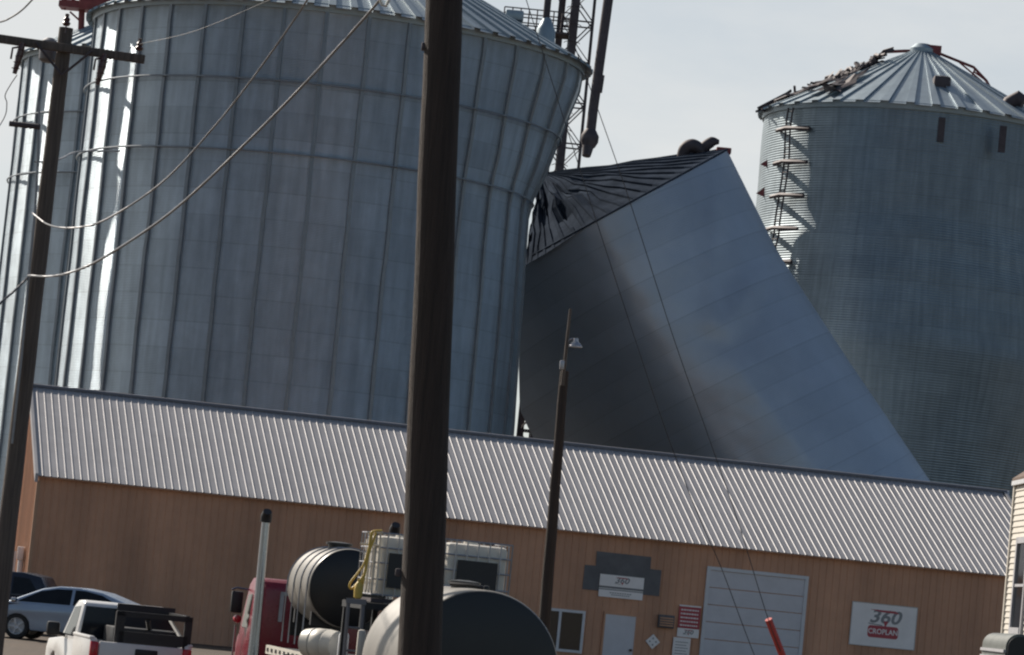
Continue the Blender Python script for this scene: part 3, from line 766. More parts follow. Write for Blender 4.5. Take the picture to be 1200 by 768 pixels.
# red notice
s0, zt = on_wall(796, 708.5); s1, _ = on_wall(821, 711)
t_ = sign('notice_sign', 'red notice sign with white text lines and a logo strip, left of the overhead door', s0, s1, zt - .72, zt - .05, .05, 'signred')
q = MB(); wbox(q, s0, s1, zt - .045, zt, SET - .07, SET - .05); q.build('header_strip', M['signwhite'], t_, 0)
q = MB(); wbox(q, s0, s1, zt - 1.0, zt - .725, SET - .07, SET - .05); q.build('logo_strip', M['signwhite'], t_, 0)
q = MB()
for k in range(5):
    x = s0 + .06
    while x < s1 - .1:
        w_ = random.uniform(.04, .09); wbox(q, x, min(x + w_, s1 - .06), zt - .17 - k * .12, zt - .13 - k * .12, SET - .076, SET - .071); x += w_ + .018
q.build('lettering', M['signwhite'], t_, 0)
logo(t_, (s0 + s1) / 2, zt - .84, .36, .073)
s0, zt = on_wall(788.5, 746.5); s1, _ = on_wall(808.5, 748.5)
t_ = sign('notice_sign', 'plain white notice board with faint text, below the red notice', s0, s1, zt - .62, zt, .074)
q = MB()
for k in range(5): wbox(q, s0 + .07, s1 - .07 - .05 * (k % 2), zt - .15 - k * .09, zt - .13 - k * .09, SET - .1, SET - .0945)
q.build('lettering', M['signgrey'], t_, 0)

# ------------------------------------------------------------------ white house at the right
t10 = thing('clapboard_house', 'white clapboard house wall lit by the sun at the right edge', 'house', (14.5, 73, gz(0, 73)))
hc = W(1183, 660, 78)
hx = hc.x; hz = W(1190, 564, 78).z; gy = gz(0, 73)
q = MB(); nb = int((hz - gy) / .137)
y0, y1 = 66.0, 78.0
for k in range(nb):
    z = gy + k * .137
    vs = [(hx - .028, y0, z), (hx - .028, y1, z), (hx, y1, z + .137), (hx, y0, z + .137), (hx, y1, z), (hx, y0, z)]
    q.add(vs, [(0, 1, 2, 3), (0, 1, 4, 5)])
q.build('wall', M['siding'], t10, 0, fixn=False)
q = MB(); q.box((hx + 4.0, (y0 + y1) / 2, (hz + gy) / 2), (8 - .02, y1 - y0 - .04, hz - gy)); q.build('wall', M['siding'], t10, 0)
q = MB(); q.box((hx - .01, y1 - .04, (hz + gy) / 2), (.1, .12, hz - gy)); q.build('corner_board', M['siding'], t10)
q = MB(); e = .1
pts = [(hx - e, hz - .1), (hx + 4, hz + 3), (hx + 8 + e, hz - .1), (hx + 8 + e, hz + .05), (hx + 4, hz + 3.18), (hx - e, hz + .05)]
vs = [(x, y0 - .3, z) for x, z in pts] + [(x, y1 + .02, z) for x, z in pts]
q.add(vs, [(0, 1, 4, 5), (1, 2, 3, 4), (6, 11, 10, 7), (7, 10, 9, 8)] + [(i, (i + 1) % 6, 6 + (i + 1) % 6, 6 + i) for i in range(6)])
q.build('roof', M['brownroof'], t10, 20)
q = MB(); q.box((hx - e + .02, (y0 + y1) / 2 - .15, hz - .06), (.06, y1 - y0 + .3, .1)); q.build('gutter', M['white'], t10)
wy0, wy1 = 75.2, 76.6; wz1 = W(1196, 636, 76).z; wz0 = wz1 - 1.9
q = MB()
for ya, yb in ((wy0 - .12, wy0), (wy1, wy1 + .16)): q.box((hx - .04, (ya + yb) / 2, (wz0 + wz1) / 2), (.09, yb - ya, wz1 - wz0 + .26))
q.box((hx - .04, (wy0 + wy1) / 2, wz1 + .06), (.085, wy1 - wy0, .14)); q.box((hx - .05, (wy0 + wy1) / 2, wz0 - .06), (.11, wy1 - wy0, .14)); q.box((hx - .035, (wy0 + wy1) / 2, (wz0 + wz1) / 2), (.05, wy1 - wy0, .06))
wn = q.build('window', M['offwhite'], t10)
q = MB(); q.box((hx - .03, (wy0 + wy1) / 2, (wz0 + wz1) / 2), (.02, wy1 - wy0, wz1 - wz0)); q.build('pane', M['glass'], wn)

# ------------------------------------------------------------------ poles
def pole_tube(a, b, ra, rb, n=20, seg=30, jit=.004):
    q = MB(); pts = []; rs = []
    for i in range(seg + 1):
        f = i / seg; p = Vector(a).lerp(Vector(b), f) + Vector((jit * math.sin(i * 1.3), jit * math.cos(i * .9), 0)); pts.append(p); rs.append(ra + (rb - ra) * f + random.uniform(-jit, jit) * .5)
    q.tube(pts, rs, n); return q
# near pole
a = W(492, 768, 22); b = W(520.5, 0, 22); d = (b - a) / (b.z - a.z)
base = a - d * a.z; top = a + d * 11.2
def prad(z): return (25.0 + (20.5 - 25.0) * (z - a.z) / (b.z - a.z)) * 22 / FPX * 1.0
q = pole_tube(base, top, prad(0), max(.085, prad(11.2)), 24, 44, .003)
t11 = thing('utility_pole', 'thick dark wooden pole close by, crossing the picture from top to bottom', 'utility pole', base)
q.build('shaft', M['wood'], t11, 60)
for px, py in ((466.5, 671), (497, 55)):
    q = MB(); p = W(px, py, 22.0); q.box(p, (.035, .06, .05), bev=.008); q.build('bolt', M['darksteel'], t11)
q = MB(); tp = a + d * 10.8; q.box(tp, (2.2, .1, .13)); q.build('crossarm', M['wood'], t11)
# crossarm pole at the left
PD = 55.0
t = W(77.5, 33, PD); a = W(28.5, 450, PD); d = (t - a) / (t.z - a.z); base = a - d * a.z + d * gz(0, PD)
t12 = thing('utility_pole', 'grey wooden pole with a crossarm and insulators at the left edge', 'utility pole', base)
q = pole_tube(base, t, .172, .115, 18, 30, .003); q.build('shaft', M['wood_grey'], t12, 60)
q = MB(); ca = W(-60, 37, PD - .17); cb = W(169.5, 70, PD - .17); dr = (cb - ca).normalized()
upv = Vector((0, 0, 1)); fw = dr.cross(upv).normalized(); upv = fw.cross(dr).normalized() * -1
mm = Matrix(((dr.x, fw.x, upv.x, (ca.x + cb.x) / 2), (dr.y, fw.y, upv.y, (ca.y + cb.y) / 2), (dr.z, fw.z, upv.z, (ca.z + cb.z) / 2), (0, 0, 0, 1)))
q.box((0, 0, 0), ((cb - ca).length, .1, .135), mm, .008); q.build('crossarm', M['wood_grey'], t12)
for x0, x1 in ((42, 72), (108, 73)):
    q = MB(); q.tube([W(x0, 50 + (x0 - 42) * .15, PD - .25), W(x1, 88, PD - .2)], .022, 6); q.build('brace', M['darksteel'], t12)
def insulator(p, h=.2):
    q = MB(); q.lathe([(.012, -.12), (.012, 0), (.05, 0.01), (.07, h * .25), (.045, h * .4), (.055, h * .6), (.03, h * .75), (.035, h), (.01, h * 1.05)], 12, Matrix.Translation(p)); return q
for px, py in ((77.5, 31), (163, 60), (-30, 32)):
    insulator(W(px, py, PD - .17)).build('insulator', M['porcelain'], t12)
def cutout(px, py):
    q = MB(); p = W(px, py, PD - .3)
    q.tube([p + Vector((.03, 0, .26)), p + Vector((0, 0, .05)), p + Vector((-.05, 0, -.25))], [.045, .06, .035], 10)
    for k in range(4): q.lathe([(.03, -.015), (.075, 0), (.03, .015)], 10, Matrix.Translation(p + Vector((.02 - k * .02, 0, .14 - k * .1))))
    q.tube([p + Vector((.02, 0, .2)), p + Vector((-.12, -.02, .16)), p + Vector((-.13, -.02, -.02))], .02, 6)
    return q
for px, py in ((22.5, 69), (119.5, 82)): cutout(px, py).build('fuse_cutout', M['porcelain'], t12)
q = MB(); p = W(58, 52, PD + .3); q.lathe([(.1, -.3), (.15, -.26), (.16, -.05), (.13, .05), (.06, .1)], 16, Matrix.Translation(p)); q.build('transformer', M['trim_grey'], t12)
for x0, y0, x1, y1 in ((11, 145, 47, 149),):
    q = MB(); q.tube([W(x0, y0, PD - .2), W(x1, y1, PD - .2)], .045, 8); q.build('bracket', M['darksteel'], t12)
q = MB(); q.tube([W(46, 120, PD - .18), W(44.5, 190, PD - .18), W(41, 250, PD - .2), W(36, 300, PD - .2), W(33, 330, PD - .2), W(25, 420, PD - .2), W(14, 520, PD - .2)], .022, 6); q.build('conduit', M['wire'], t12)
# light pole in front of the shop
LD = 75.0
t = W(661.5, 435, LD); a = W(641, 690, LD); d = (t - a) / (t.z - a.z); base = a - d * (a.z - gz(0, LD))
t13 = thing('light_pole', 'slim dark pole with a small yard lamp in front of the shop roof', 'light pole', base)
q = pole_tube(base, t, .15, .1, 14, 20, .004); q.build('shaft', M['wood'], t13, 60)
q = MB(); q.tube([W(659, 452, LD - .1), W(668.5, 362, LD - .1)], [.045, .03], 8); q.build('mast', M['wood_grey'], t13)
q = MB(); p = W(674.5, 404, LD - .15)
q.lathe([(.02, .14), (.05, .14), (.06, .06), (.1, .03), (.15, -.03), (.15, -.06), (.02, -.05)], 16, Matrix.Translation(p)); lp = q.build('lamp', M['cage'], t13)
q = MB(); q.tube([W(665, 400, LD - .1), W(670, 397, LD - .12), W(674.5, 399, LD - .15)], .02, 6); q.build('bracket', M['cage'], lp)
q = MB(); q.box(W(658.5, 428, LD - .2), (.1, .12, .2), bev=.02); q.build('meter_box', M['cage'], t13)

# ------------------------------------------------------------------ wires
def sag(pts, n=10):
    """smooth curve through the points (Catmull-Rom)"""
    P = [Vector(p) for p in pts]; P = [P[0] * 2 - P[1]] + P + [P[-1] * 2 - P[-2]]; out = []
    for i in range(1, len(P) - 2):
        for k in range(n):
            t = k / n; a, b, c, d = P[i - 1:i + 3]
            out.append(0.5 * ((2 * b) + (c - a) * t + (2 * a - 5 * b + 4 * c - d) * t * t + (3 * b - a - 3 * c + d) * t ** 3))
    out.append(P[-2]); return out
def wire(label, pts, r, m='wire', name='overhead_wire', group=None):
    q = MB(); q.tube(sag(pts), r, 6); return single(name, q, M[m], label, 'wire', group, 60)
def run(pp, Y0, Y1):
    n = len(pp); return [W(p[0], p[1], Y0 + (Y1 - Y0) * i / (n - 1)) for i, p in enumerate(pp)]
wire('upper of two grey service wires sagging from the left crossarm pole across the largest silo', run([(38, 250), (58, 264), (88, 267), (125, 257), (190, 214), (250, 150), (299, 88), (349, 17), (385, -40)], PD - .2, 42), .014)
wire('lower of two grey service wires sagging from the left crossarm pole across the largest silo', run([(33, 323), (60, 324), (90, 317), (125, 300), (190, 257), (250, 205), (344, 112), (430, 18), (470, -32)], PD - .2, 40), .018)
wire('short bracket cable curving from the left pole toward the largest silo', run([(41, 190), (55, 190), (72, 186), (92, 178), (140, 177)], PD - .2, PD + 8), .016)
wire('thin wire in the sky at the top left corner', run([(-30, 30), (0, 26), (14, 20), (28, 10), (45, -8)], 48, 44), .012, 'wire_dark')
wire('thin loop of wire below the left crossarm against the sky', run([(20, 88), (12, 100), (6, 112), (8, 122), (4, 140), (-20, 175)], PD - .2, PD), .008, 'wire_dark')
wire('short dark wire running from the left pole to the left frame edge', run([(32, 326), (18, 340), (2, 354), (-30, 385)], PD - .2, PD - 3), .02, 'wire_dark')
wire('faint wire from the crossarm right end over the largest silo top', run([(163, 52), (230, 36), (330, -6)], PD - .2, 40), .004, 'wire_dark')
q = MB()
p = W(448, 2, 40.6); q.tube([p + Vector((-.02, 0, .1)), p + Vector((-.03, 0, .02)), p + Vector((.0, 0, -.04)), p + Vector((.05, 0, -.05)), p + Vector((.08, 0, .03))], .018, 8)
single('wire_clamp', q, M['hdpe'], 'small pale clamp hanging on the lower service wire near the top edge', 'clamp')
def guy(label, pp, gpx, Y0, Y1, guard):
    base = W(*pp[-1], Y1)
    t = thing('guy_wire', label, 'guy wire', base)
    q = MB(); q.tube(sag(run(pp, Y0, Y1)), .0032, 6); q.build('strand', M['wire_dark'], t, 60)
    if guard:
        q = MB(); n = len(pp); q.tube([W(900.5, 726, Y1 - .35), W(926, 792, Y1 - .2), base], .026, 10); q.build('guard', M['guard'], t)
gtop = top
guy('right guy wire with a red plastic guard at its lower end', [(545, -340), (655, 0), (702, 132), (738, 236), (790, 398), (831, 514), (866, 615), (900, 725), (926, 792), (1000, 990)], 0, 22, 24, True)
guy('left guy wire, plain, crossing the overhead door', [(560, -180), (680, 200), (760, 445), (795, 545), (823, 615), (847, 670), (884, 768), (950, 930), (985, 1010)], 0, 22, 24, False)

# ------------------------------------------------------------------ vehicles
def wheel(mb_t, mb_r, m, x, y, r, w, spokes=True):
    """tyre and rim with the axle along local y"""
    T = m @ Matrix.Translation((x, y, r)) @ Matrix.Rotation(R(90), 4, 'X')
    mb_t.lathe([(r * .62, -w / 2), (r * .9, -w / 2), (r, -w / 2 + .03), (r, w / 2 - .03), (r * .9, w / 2), (r * .62, w / 2)], 28, T, False)
    mb_r.lathe([(r * .1, -w / 2 + .02), (r * .2, -w / 2 + .0), (r * .22, -w / 2 + .06), (r * .55, -w / 2 + .08), (r * .63, -w / 2 - .005), (r * .66, -w / 2 - .005), (r * .66, w / 2 + .005), (r * .63, w / 2 + .005), (r * .55, w / 2 - .08), (r * .22, w / 2 - .06), (r * .2, w / 2), (r * .1, w / 2 - .02)], 28, T)
    if spokes:
        for k in range(5):
            a = 2 * PI * k / 5
            for sgn in (-1, 1):
                c = Matrix.Rotation(a, 4, 'Z')
                mb_r.box((r * .4, 0, sgn * (w / 2 - .03)), (r * .42, r * .17, .04), T @ c)
def arch(cx, r, z0, n=7):
    return [(cx + r * math.cos(PI * k / n), z0 + r * math.sin(PI * k / n)) for k in range(n + 1)]

def car(name, label, cat, M4, paint, prof_body, prof_cab, W_, glass_polys, wh, wr, cab_in=.78, extra=None, group=None):
    o = M4 @ Vector((0, 0, 0))
    t = thing(name, label, cat, o, group)
    q = MB(); zt = max(p[1] for p in prof_body)
    q.prism(prof_body, -W_ / 2, W_ / 2, M4, lambda x, z: 1 - .06 * max(0, (z - .6)) - .05 * max(0, abs(x) / 2.2 - .8) * 5, .045); q.build('body', paint, t, 40)
    zb = min(p[1] for p in prof_cab); zh = max(p[1] for p in prof_cab)
    k = lambda x, z: .96 - (.96 - cab_in) * (z - zb) / (zh - zb)
    q = MB(); q.prism(prof_cab, -W_ / 2, W_ / 2, M4, k, .05); q.build('roof', paint, t, 40)
    for poly in glass_polys:
        for sg in (-1, 1):
            q = MB(); P = []
            for x, z in poly: P.append(M4 @ Vector((x, sg * (W_ / 2 * k(x, z) + .006), z)))
            q.add(P, [tuple(range(len(P)))]); q.build('side_window', M['glass'], t, 0)
    for x, in [(x,) for x in wh]:
        for sg in (-1, 1):
            a, b = MB(), MB(); wheel(a, b, M4, x, sg * (W_ / 2 - .13), wr, .22)
            wo = a.build('wheel', M['rubber'], t, 40); b.build('rim', M['alloy'], wo, 30)
    for sg in (-1, 1):
        q = MB(); mx = prof_cab[0][0] - .32; q.box((mx, sg * (W_ / 2 + .09), zb + .1), (.14, .2, .13), M4, .04); q.build('mirror', M['chrome'] if paint is M['silver'] else paint, t, 40)
    if extra: extra(t, k)
    return t
# silver sedan
pf = W(18, 746, 89.0)
yaw = R(90 - 8)
cw = 1.3
Ms = frame((pf.x, pf.y + .8, gz(0, 89)), yaw) @ Matrix.Translation((-cw - .12, 0, 0))
bp = [(2.1, .22)] + [(cw + .36, .25)] + arch(cw, .36, .3)[1:-1] + [(cw - .36, .25), (-cw - .05 + .36, .25)] + arch(-cw - .05, .36, .3)[1:-1] + [(-cw - .41, .25), (-2.15, .3), (-2.22, .65), (-2.2, .98), (-1.9, 1.05), (.6, .96), (1.2, .95), (1.85, .8), (2.12, .68), (2.2, .45)]
cp = [(1.72, .9), (.75, 1.36), (.3, 1.46), (-.25, 1.47), (-.85, 1.4), (-1.6, 1.16), (-1.9, 1.02), (-1.0, .96)]
car('parked_sedan', 'silver blue sedan parked sideways beside the brown shop', 'car', Ms, M['silver'], bp, cp, 1.76,
    [[(1.36, .98), (.78, 1.29), (.36, 1.38), (-.05, 1.4), (-.05, 1.0)], [(-.13, 1.0), (-.13, 1.4), (-.4, 1.4), (-.85, 1.33), (-1.25, 1.15), (-1.2, 1.04)]], (cw, -cw - .05), .33, .72)
# dark SUV
ps = W(30, 720, 96.5)
Mv = frame((ps.x - .4, ps.y, gz(0, 96.5) - .05), R(84)) @ Matrix.Translation((1.0, 0, 0))
cw = 1.4
bp = [(2.3, .35), (cw + .4, .35)] + arch(cw, .4, .38)[1:-1] + [(cw - .4, .35), (-cw + .4, .35)] + arch(-cw, .4, .38)[1:-1] + [(-cw - .4, .35), (-2.25, .4), (-2.3, .9), (-2.22, 1.08), (1.2, 1.06), (2.05, 1.0), (2.3, .85)]
cp = [(1.3, 1.05), (.55, 1.62), (.2, 1.7), (-1.4, 1.74), (-1.9, 1.66), (-2.25, 1.07)]
car('parked_suv', 'dark blue SUV with tinted windows behind the silver sedan', 'car', Mv, M['navy'], bp, cp, 1.85,
    [[(.95, 1.12), (.5, 1.5), (.2, 1.57), (-.15, 1.59), (-.15, 1.12)], [(-.25, 1.12), (-.25, 1.59), (-1.05, 1.6), (-1.05, 1.12)], [(-1.15, 1.12), (-1.15, 1.6), (-1.6, 1.58), (-1.95, 1.14)]], (cw, -cw), .37, .8)

# white pickup seen from behind
pk = W(166, 752, 63.5)
Mp = frame((pk.x, pk.y, gz(0, 63.5)), R(15.5))      # origin under the tailgate centre, x forward
Wd = 1.9
t = thing('pickup_truck', 'white pickup truck with red tail lamps seen from behind, black rack over its bed', 'pickup truck', Mp @ Vector((2.6, 0, 0)))
q = MB(); xw, xf = 1.15, 4.5
bp = [(.02, .5), (.7, .5)] + arch(xw, .45, .45)[::-1][1:-1] + [(1.6, .5), (4.05, .5)] + arch(xf, .45, .45)[::-1][1:-1] + [(4.95, .5), (5.55, .55), (5.58, .95), (5.45, 1.12), (4.1, 1.2), (2.1, 1.22), (2.1, .8), (.02, .8)]
q.prism(bp, -Wd / 2, Wd / 2, Mp, lambda x, z: 1 - .04 * max(0, z - .8) * 2, .03); body = q.build('body', M['carwhite'], t, 40)
for sg in (-1, 1):
    q = MB(); q.box((1.05, sg * (Wd / 2 - .06), 1.02), (2.06, .13, .62), Mp, .03); q.box((1.05, sg * (Wd / 2 - .03), 1.33), (2.06, .1, .06), Mp, .02); q.build('bed_side', M['carwhite'], t, 40)
q = MB(); q.box((.0, 0, .99), (.07, Wd - .34, .58), Mp, .02); tg = q.build('tailgate', M['carwhite'], t, 40)
q = MB(); q.box((-.045, -.1, 1.13), (.03, .42, .13), Mp, .02); q.build('handle', M['black'], tg)
cab = [(3.9, 1.19), (3.2, 1.87), (2.95, 1.96), (2.3, 1.98), (2.14, 1.92), (2.08, 1.19)]
kc = lambda x, z: .97 - .14 * (z - 1.19) / .79
q = MB(); q.prism(cab, -Wd / 2, Wd / 2, Mp, kc, .045); q.build('cab', M['carwhite'], t, 40)
q = MB(); P = [Mp @ Vector((x, y, z)) for x, y, z in ((2.072, .84, 1.26), (2.072, -.84, 1.26), (2.126, -.76, 1.87), (2.126, .76, 1.87))]; q.add(P, [(0, 1, 2, 3)]); q.build('rear_window', M['glass'], t, 0)
for sg in (-1, 1):
    q = MB(); P = [Mp @ Vector((x, sg * (Wd / 2 * kc(x, z) + .006), z)) for x, z in ((3.6, 1.27), (3.1, 1.82), (2.4, 1.86), (2.32, 1.27))]; q.add(P, [(0, 1, 2, 3)]); q.build('side_window', M['glass'], t, 0)
    q = MB(); q.box((3.45, sg * (Wd / 2 + .2), 1.36), (.12, .26, .27), Mp, .05); q.tube([(3.45, sg * (Wd / 2 - .05), 1.25), (3.45, sg * (Wd / 2 + .1), 1.28)], .04, 6, Mp); q.build('mirror', M['black'], t, 40)
    q = MB(); q.box((.0, sg * (Wd / 2 - .08), 1.06), (.09, .16, .42), Mp, .03); q.build('tail_lamp', M['redlamp'], t, 40)
    for x in (xw, xf):
        a, b = MB(), MB(); wheel(a, b, Mp, x, sg * (Wd / 2 - .14), .39, .25); wo = a.build('wheel', M['rubber'], t, 40); b.build('rim', M['alloy'], wo, 30)
q = MB(); q.box((-.1, 0, .56), (.16, Wd - .05, .2), Mp, .04); q.build('bumper', M['chrome'], t, 40)
q = MB()      # black rack: rear goal post, front post, rails
for y, w_ in ((.42, .17), (-.86, .14)): q.box((.12, y, 1.25), (.1, w_, 1.2), Mp)
q.box((.12, -.22, 1.82), (.1, 1.42, .1), Mp)
q.box((1.1, -.84, 1.84), (1.94, .08, .1), Mp); q.box((.1, -.22, 1.4), (.06, 1.3, .2), Mp)
q.tube([(.15, -.1, 1.75), (1.9, -.5, 1.35)], .05, 6, Mp); q.tube([(.15, -.8, 1.4), (2.0, -.8, 1.82)], .04, 6, Mp)
q.box((1.3, -.2, 1.28), (1.1, 1.25, .55), Mp, .03); q.box((2.04, -.38, 1.55), (.03, 1.12, .86), Mp)
q.build('rack', M['black'], t)

# ------------------------------------------------------------------ red tractor with step-deck trailer
TY = R(13.0)
Mt = frame((0.02, 47.0, 0.0), TY)        # x forward along the trailer, y left
# --- tractor
xc = 15.4
t = thing('semi_truck', 'red semi tractor with tall chrome stack in front of the shop', 'truck', Mt @ Vector((xc + 1.5, .2, 0)))
Mc = Mt @ Matrix.Translation((0, -.5, 0)) 
q = MB(); zc = 2.93
cabp = [(xc, 1.0), (xc + 1.9, 1.0), (xc + 1.9, 2.05), (xc + 1.55, 2.85), (xc + 1.35, zc), (xc + .12, zc), (xc, 2.8)]
q.prism(cabp, -1.2, 1.2, Mc, lambda x, z: 1 - .06 * max(0, z - 1.2), .09); q.build('cab', M['red'], t, 40)
q = MB(); q.prism([(xc + 1.85, 1.0), (xc + 4.3, .8), (xc + 4.4, 1.65), (xc + 4.2, 1.85), (xc + 1.85, 2.05)], -.8, .8, Mc, None, .08); q.build('hood', M['red'], t, 40)
q = MB(); P = [Mc @ Vector((xc - .005, y, z)) for y, z in ((.55, 1.95), (-.55, 1.95), (-.52, 2.5), (.52, 2.5))]; q.add(P, [(0, 1, 2, 3)]); rw_ = q.build('rear_window', M['glass'], t, 0)
q = MB()
for y in (-.72, .72): q.box((xc - .02, y, 2.42), (.03, .07, .5), Mc)
q.box((xc - .02, 0, 2.68), (.03, 1.5, .06), Mc); q.build('grab_bar', M['cage'], t)
q = MB(); q.add([Mc @ Vector((x, 1.2 * (1 - .06 * (z - 1.2)) + .008, z)) for x, z in ((xc + .95, 2.0), (xc + 1.6, 2.0), (xc + 1.4, 2.6), (xc + .95, 2.62))], [(0, 1, 2, 3)]); q.build('side_window', M['glass'], t, 0)
for y in (1.2, -1.17):
    q = MB(); q.tube([(xc - .25, y - .02, .9), (xc - .25, y - .02, 2.35), (xc - .25, y, 3.95)], [.12, .085, .075], 14, Mc); st = q.build('exhaust_stack', M['chrome'], t, 60)
    q = MB(); q.tube([(xc - .25, y, 3.93), (xc - .26, y, 4.03), (xc - .34, y, 4.12)], [.1, .105, .08], 14, Mc); q.build('stack_tip', M['black'], st)
q = MB(); q.box((xc + 1.5, 1.3, 2.44), (.1, .22, .4), Mc, .03); mr = q.build('mirror', M['black'], t)
q = MB(); q.tube([(xc + 1.5, 1.02, 2.68), (xc + 1.5, 1.32, 2.7), (xc + 1.5, 1.42, 2.66)], .018, 6, Mc); q.build('mirror_arm', M['chrome'], mr); q = MB(); q.tube([(xc + 1.5, 1.28, 2.02), (xc + 1.5, 1.28, 1.2)], .02, 6, Mc); q.build('mirror_arm', M['chrome'], mr)
q = MB(); q.lathe([(.02, -.08), (.07, -.07), (.08, .03), (.04, .08)], 14, Mc @ Matrix.Translation((xc + 1.4, 1.27, 2.13)) @ Matrix.Rotation(R(90), 4, 'Y')); q.build('marker_lamp', M['redlamp'], t)
q = MB()
for k in range(4): q.box((xc + .25 + .01, 1.2 * (1 - .06 * max(0, 1.5 + k * .33 - 1.2)) + .012, 1.5 + k * .33), (.05, .03, .05), Mc)
q.build('marker_lamp', M['chrome'], t)
q = MB(); q.box((xc + .2, 0, .75), (8.2, .9, .25), Mc); q.build('chassis', M['black'], t)
for x in (xc - 2.6, xc - 1.3, xc + 3.3):
    for y in (-.95, .95):
        a, b = MB(), MB(); wheel(a, b, Mc, x, y, .5, .5 if x < xc else .28, False); wo = a.build('wheel', M['rubber'], t, 40); b.build('rim', M['alloy'], wo, 30)
# --- trailer
t = thing('flatbed_trailer', 'step deck trailer loaded with tanks and totes behind the red tractor', 'trailer', Mt @ Vector((5, 0, 0)))
q = MB(); q.box((3.6, 0, .86), (10.4, 2.5, .16), Mt); q.box((3.6, 0, .62), (10.2, .9, .3), Mt); q.build('lower_deck', M['black'], t)
UD = 1.78
q = MB(); q.box((10.7, -.15, UD - .08), (3.8, 1.96, .14), Mt); q.box((8.87, 0, 1.3), (.12, 2.4, .9), Mt); q.build('upper_deck', M['black'], t)
q = MB()
q.box((10.7, .86, UD - .06), (3.8, .05, .15), Mt); ed = q.build('deck_rail', M['hdpe'], t)
q = MB()
for k in range(9): q.box((9.0 + k * .42, .893, UD - .06), (.12, .015, .06), Mt)
q.build('stake_pocket', M['black'], ed)
for x in (0.2, 1.4):
    for y in (-1.0, 1.0):
        a, b = MB(), MB(); wheel(a, b, Mt, x, y, .42, .45, False); wo = a.build('wheel', M['rubber'], t, 40); b.build('rim', M['alloy'], wo, 30)
q = MB()      # raised steel stand under the totes, with the ladder-like end frame
TZ = W(552, 634, 51.5).z; tb = TZ - 1.06
for x in (4.1, 5.5):
    for y in (1.55, .45, -.6): 
        q.box((x, min(y, .9), (.94 + tb) / 2), (.08, .08, tb - .94), Mt)
q.box((4.8, -.05, tb - .06), (1.6, 2.0, .1), Mt); q.build('tote_stand', M['black'], t)
# --- poly tanks
def poly_tank(label, x0, L_, zc_, r, y, straps, body_m='poly_lit'):
    t = thing('poly_tank', label, 'tank', Mt @ Vector((x0 + L_ / 2, y, zc_ - r)), 'black poly tanks on the trailer')
    Tm = Mt @ Matrix.Translation((x0, y, zc_)) @ Matrix.Rotation(R(90), 4, 'Y')
    prof = [(r * .985, .02), (r, .06)]
    nb = max(6, int(L_ / .25))
    for k in range(1, nb): prof.append((r * (1 + .004 * (k % 2)), .06 + (L_ - .12) * k / nb))
    prof += [(r, L_ - .06), (r * .985, L_ - .02)]
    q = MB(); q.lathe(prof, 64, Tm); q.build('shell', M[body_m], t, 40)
    for a, s_ in ((0, -1), (L_, 1)):
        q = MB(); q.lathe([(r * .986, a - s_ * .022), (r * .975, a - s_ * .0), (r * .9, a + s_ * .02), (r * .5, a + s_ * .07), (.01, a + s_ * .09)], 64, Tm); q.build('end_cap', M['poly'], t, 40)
    q = MB(); q.lathe([(.19, -.05), (.19, .05), (.23, .05), (.23, .09), (.08, .11)], 20, Mt @ Matrix.Translation((x0 + L_ * .55, y, zc_ + r))); q.build('manhole', M['poly'], t)
    for k in range(straps):
        xs_ = x0 + .12 + (L_ - .24) * k / max(1, straps - 1); q = MB()
        pts = [(xs_, y + r + .012, zc_ - r - .35)] + [(xs_, y + (r + .012) * math.cos(a), zc_ + (r + .012) * math.sin(a)) for a in [PI * j / 20 for j in range(21)]] + [(xs_, y - r - .012, zc_ - r - .35)]
        q.tube(pts, .013, 6, Mt); q.build('strap', M['cage'], t)
    for xx in (x0 + .3, x0 + L_ - .3):
        q = MB(); q.prism([(-r * .8, zc_ - r * 1.0), (r * .8, zc_ - r * 1.0), (r * .8, zc_ - r * .65), (r * .4, zc_ - r * .9), (0, zc_ - r * .985), (-r * .4, zc_ - r * .9), (-r * .8, zc_ - r * .65)], -.06, .06, Mt @ Matrix.Translation((xx, y, 0)) @ Matrix.Rotation(R(90), 4, 'Z'))
        q.build('cradle', M['black'], t)
    return t
r2 = 97 * 47 / FPX; z2 = W(562, 789, 47).z
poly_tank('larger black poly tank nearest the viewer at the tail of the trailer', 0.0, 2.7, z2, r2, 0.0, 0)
c_ = Mt.inverted() @ W(408, 690, 57); r1 = 46.5 * 57 / FPX
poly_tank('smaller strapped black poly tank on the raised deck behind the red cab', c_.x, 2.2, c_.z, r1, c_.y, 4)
# fitting on the big tank
q = MB(); p = W(570, 690, 47.2); q.box(p + Vector((0, 0, -.02)), (.08, .12, .12), bev=.02); q.tube([p, p + Vector((-.2, .1, .03)), p + Vector((-.5, .3, .02))], .03, 6)
single('hose_fitting', q, M['poly'], 'small black fitting on top of the larger poly tank', 'fitting')
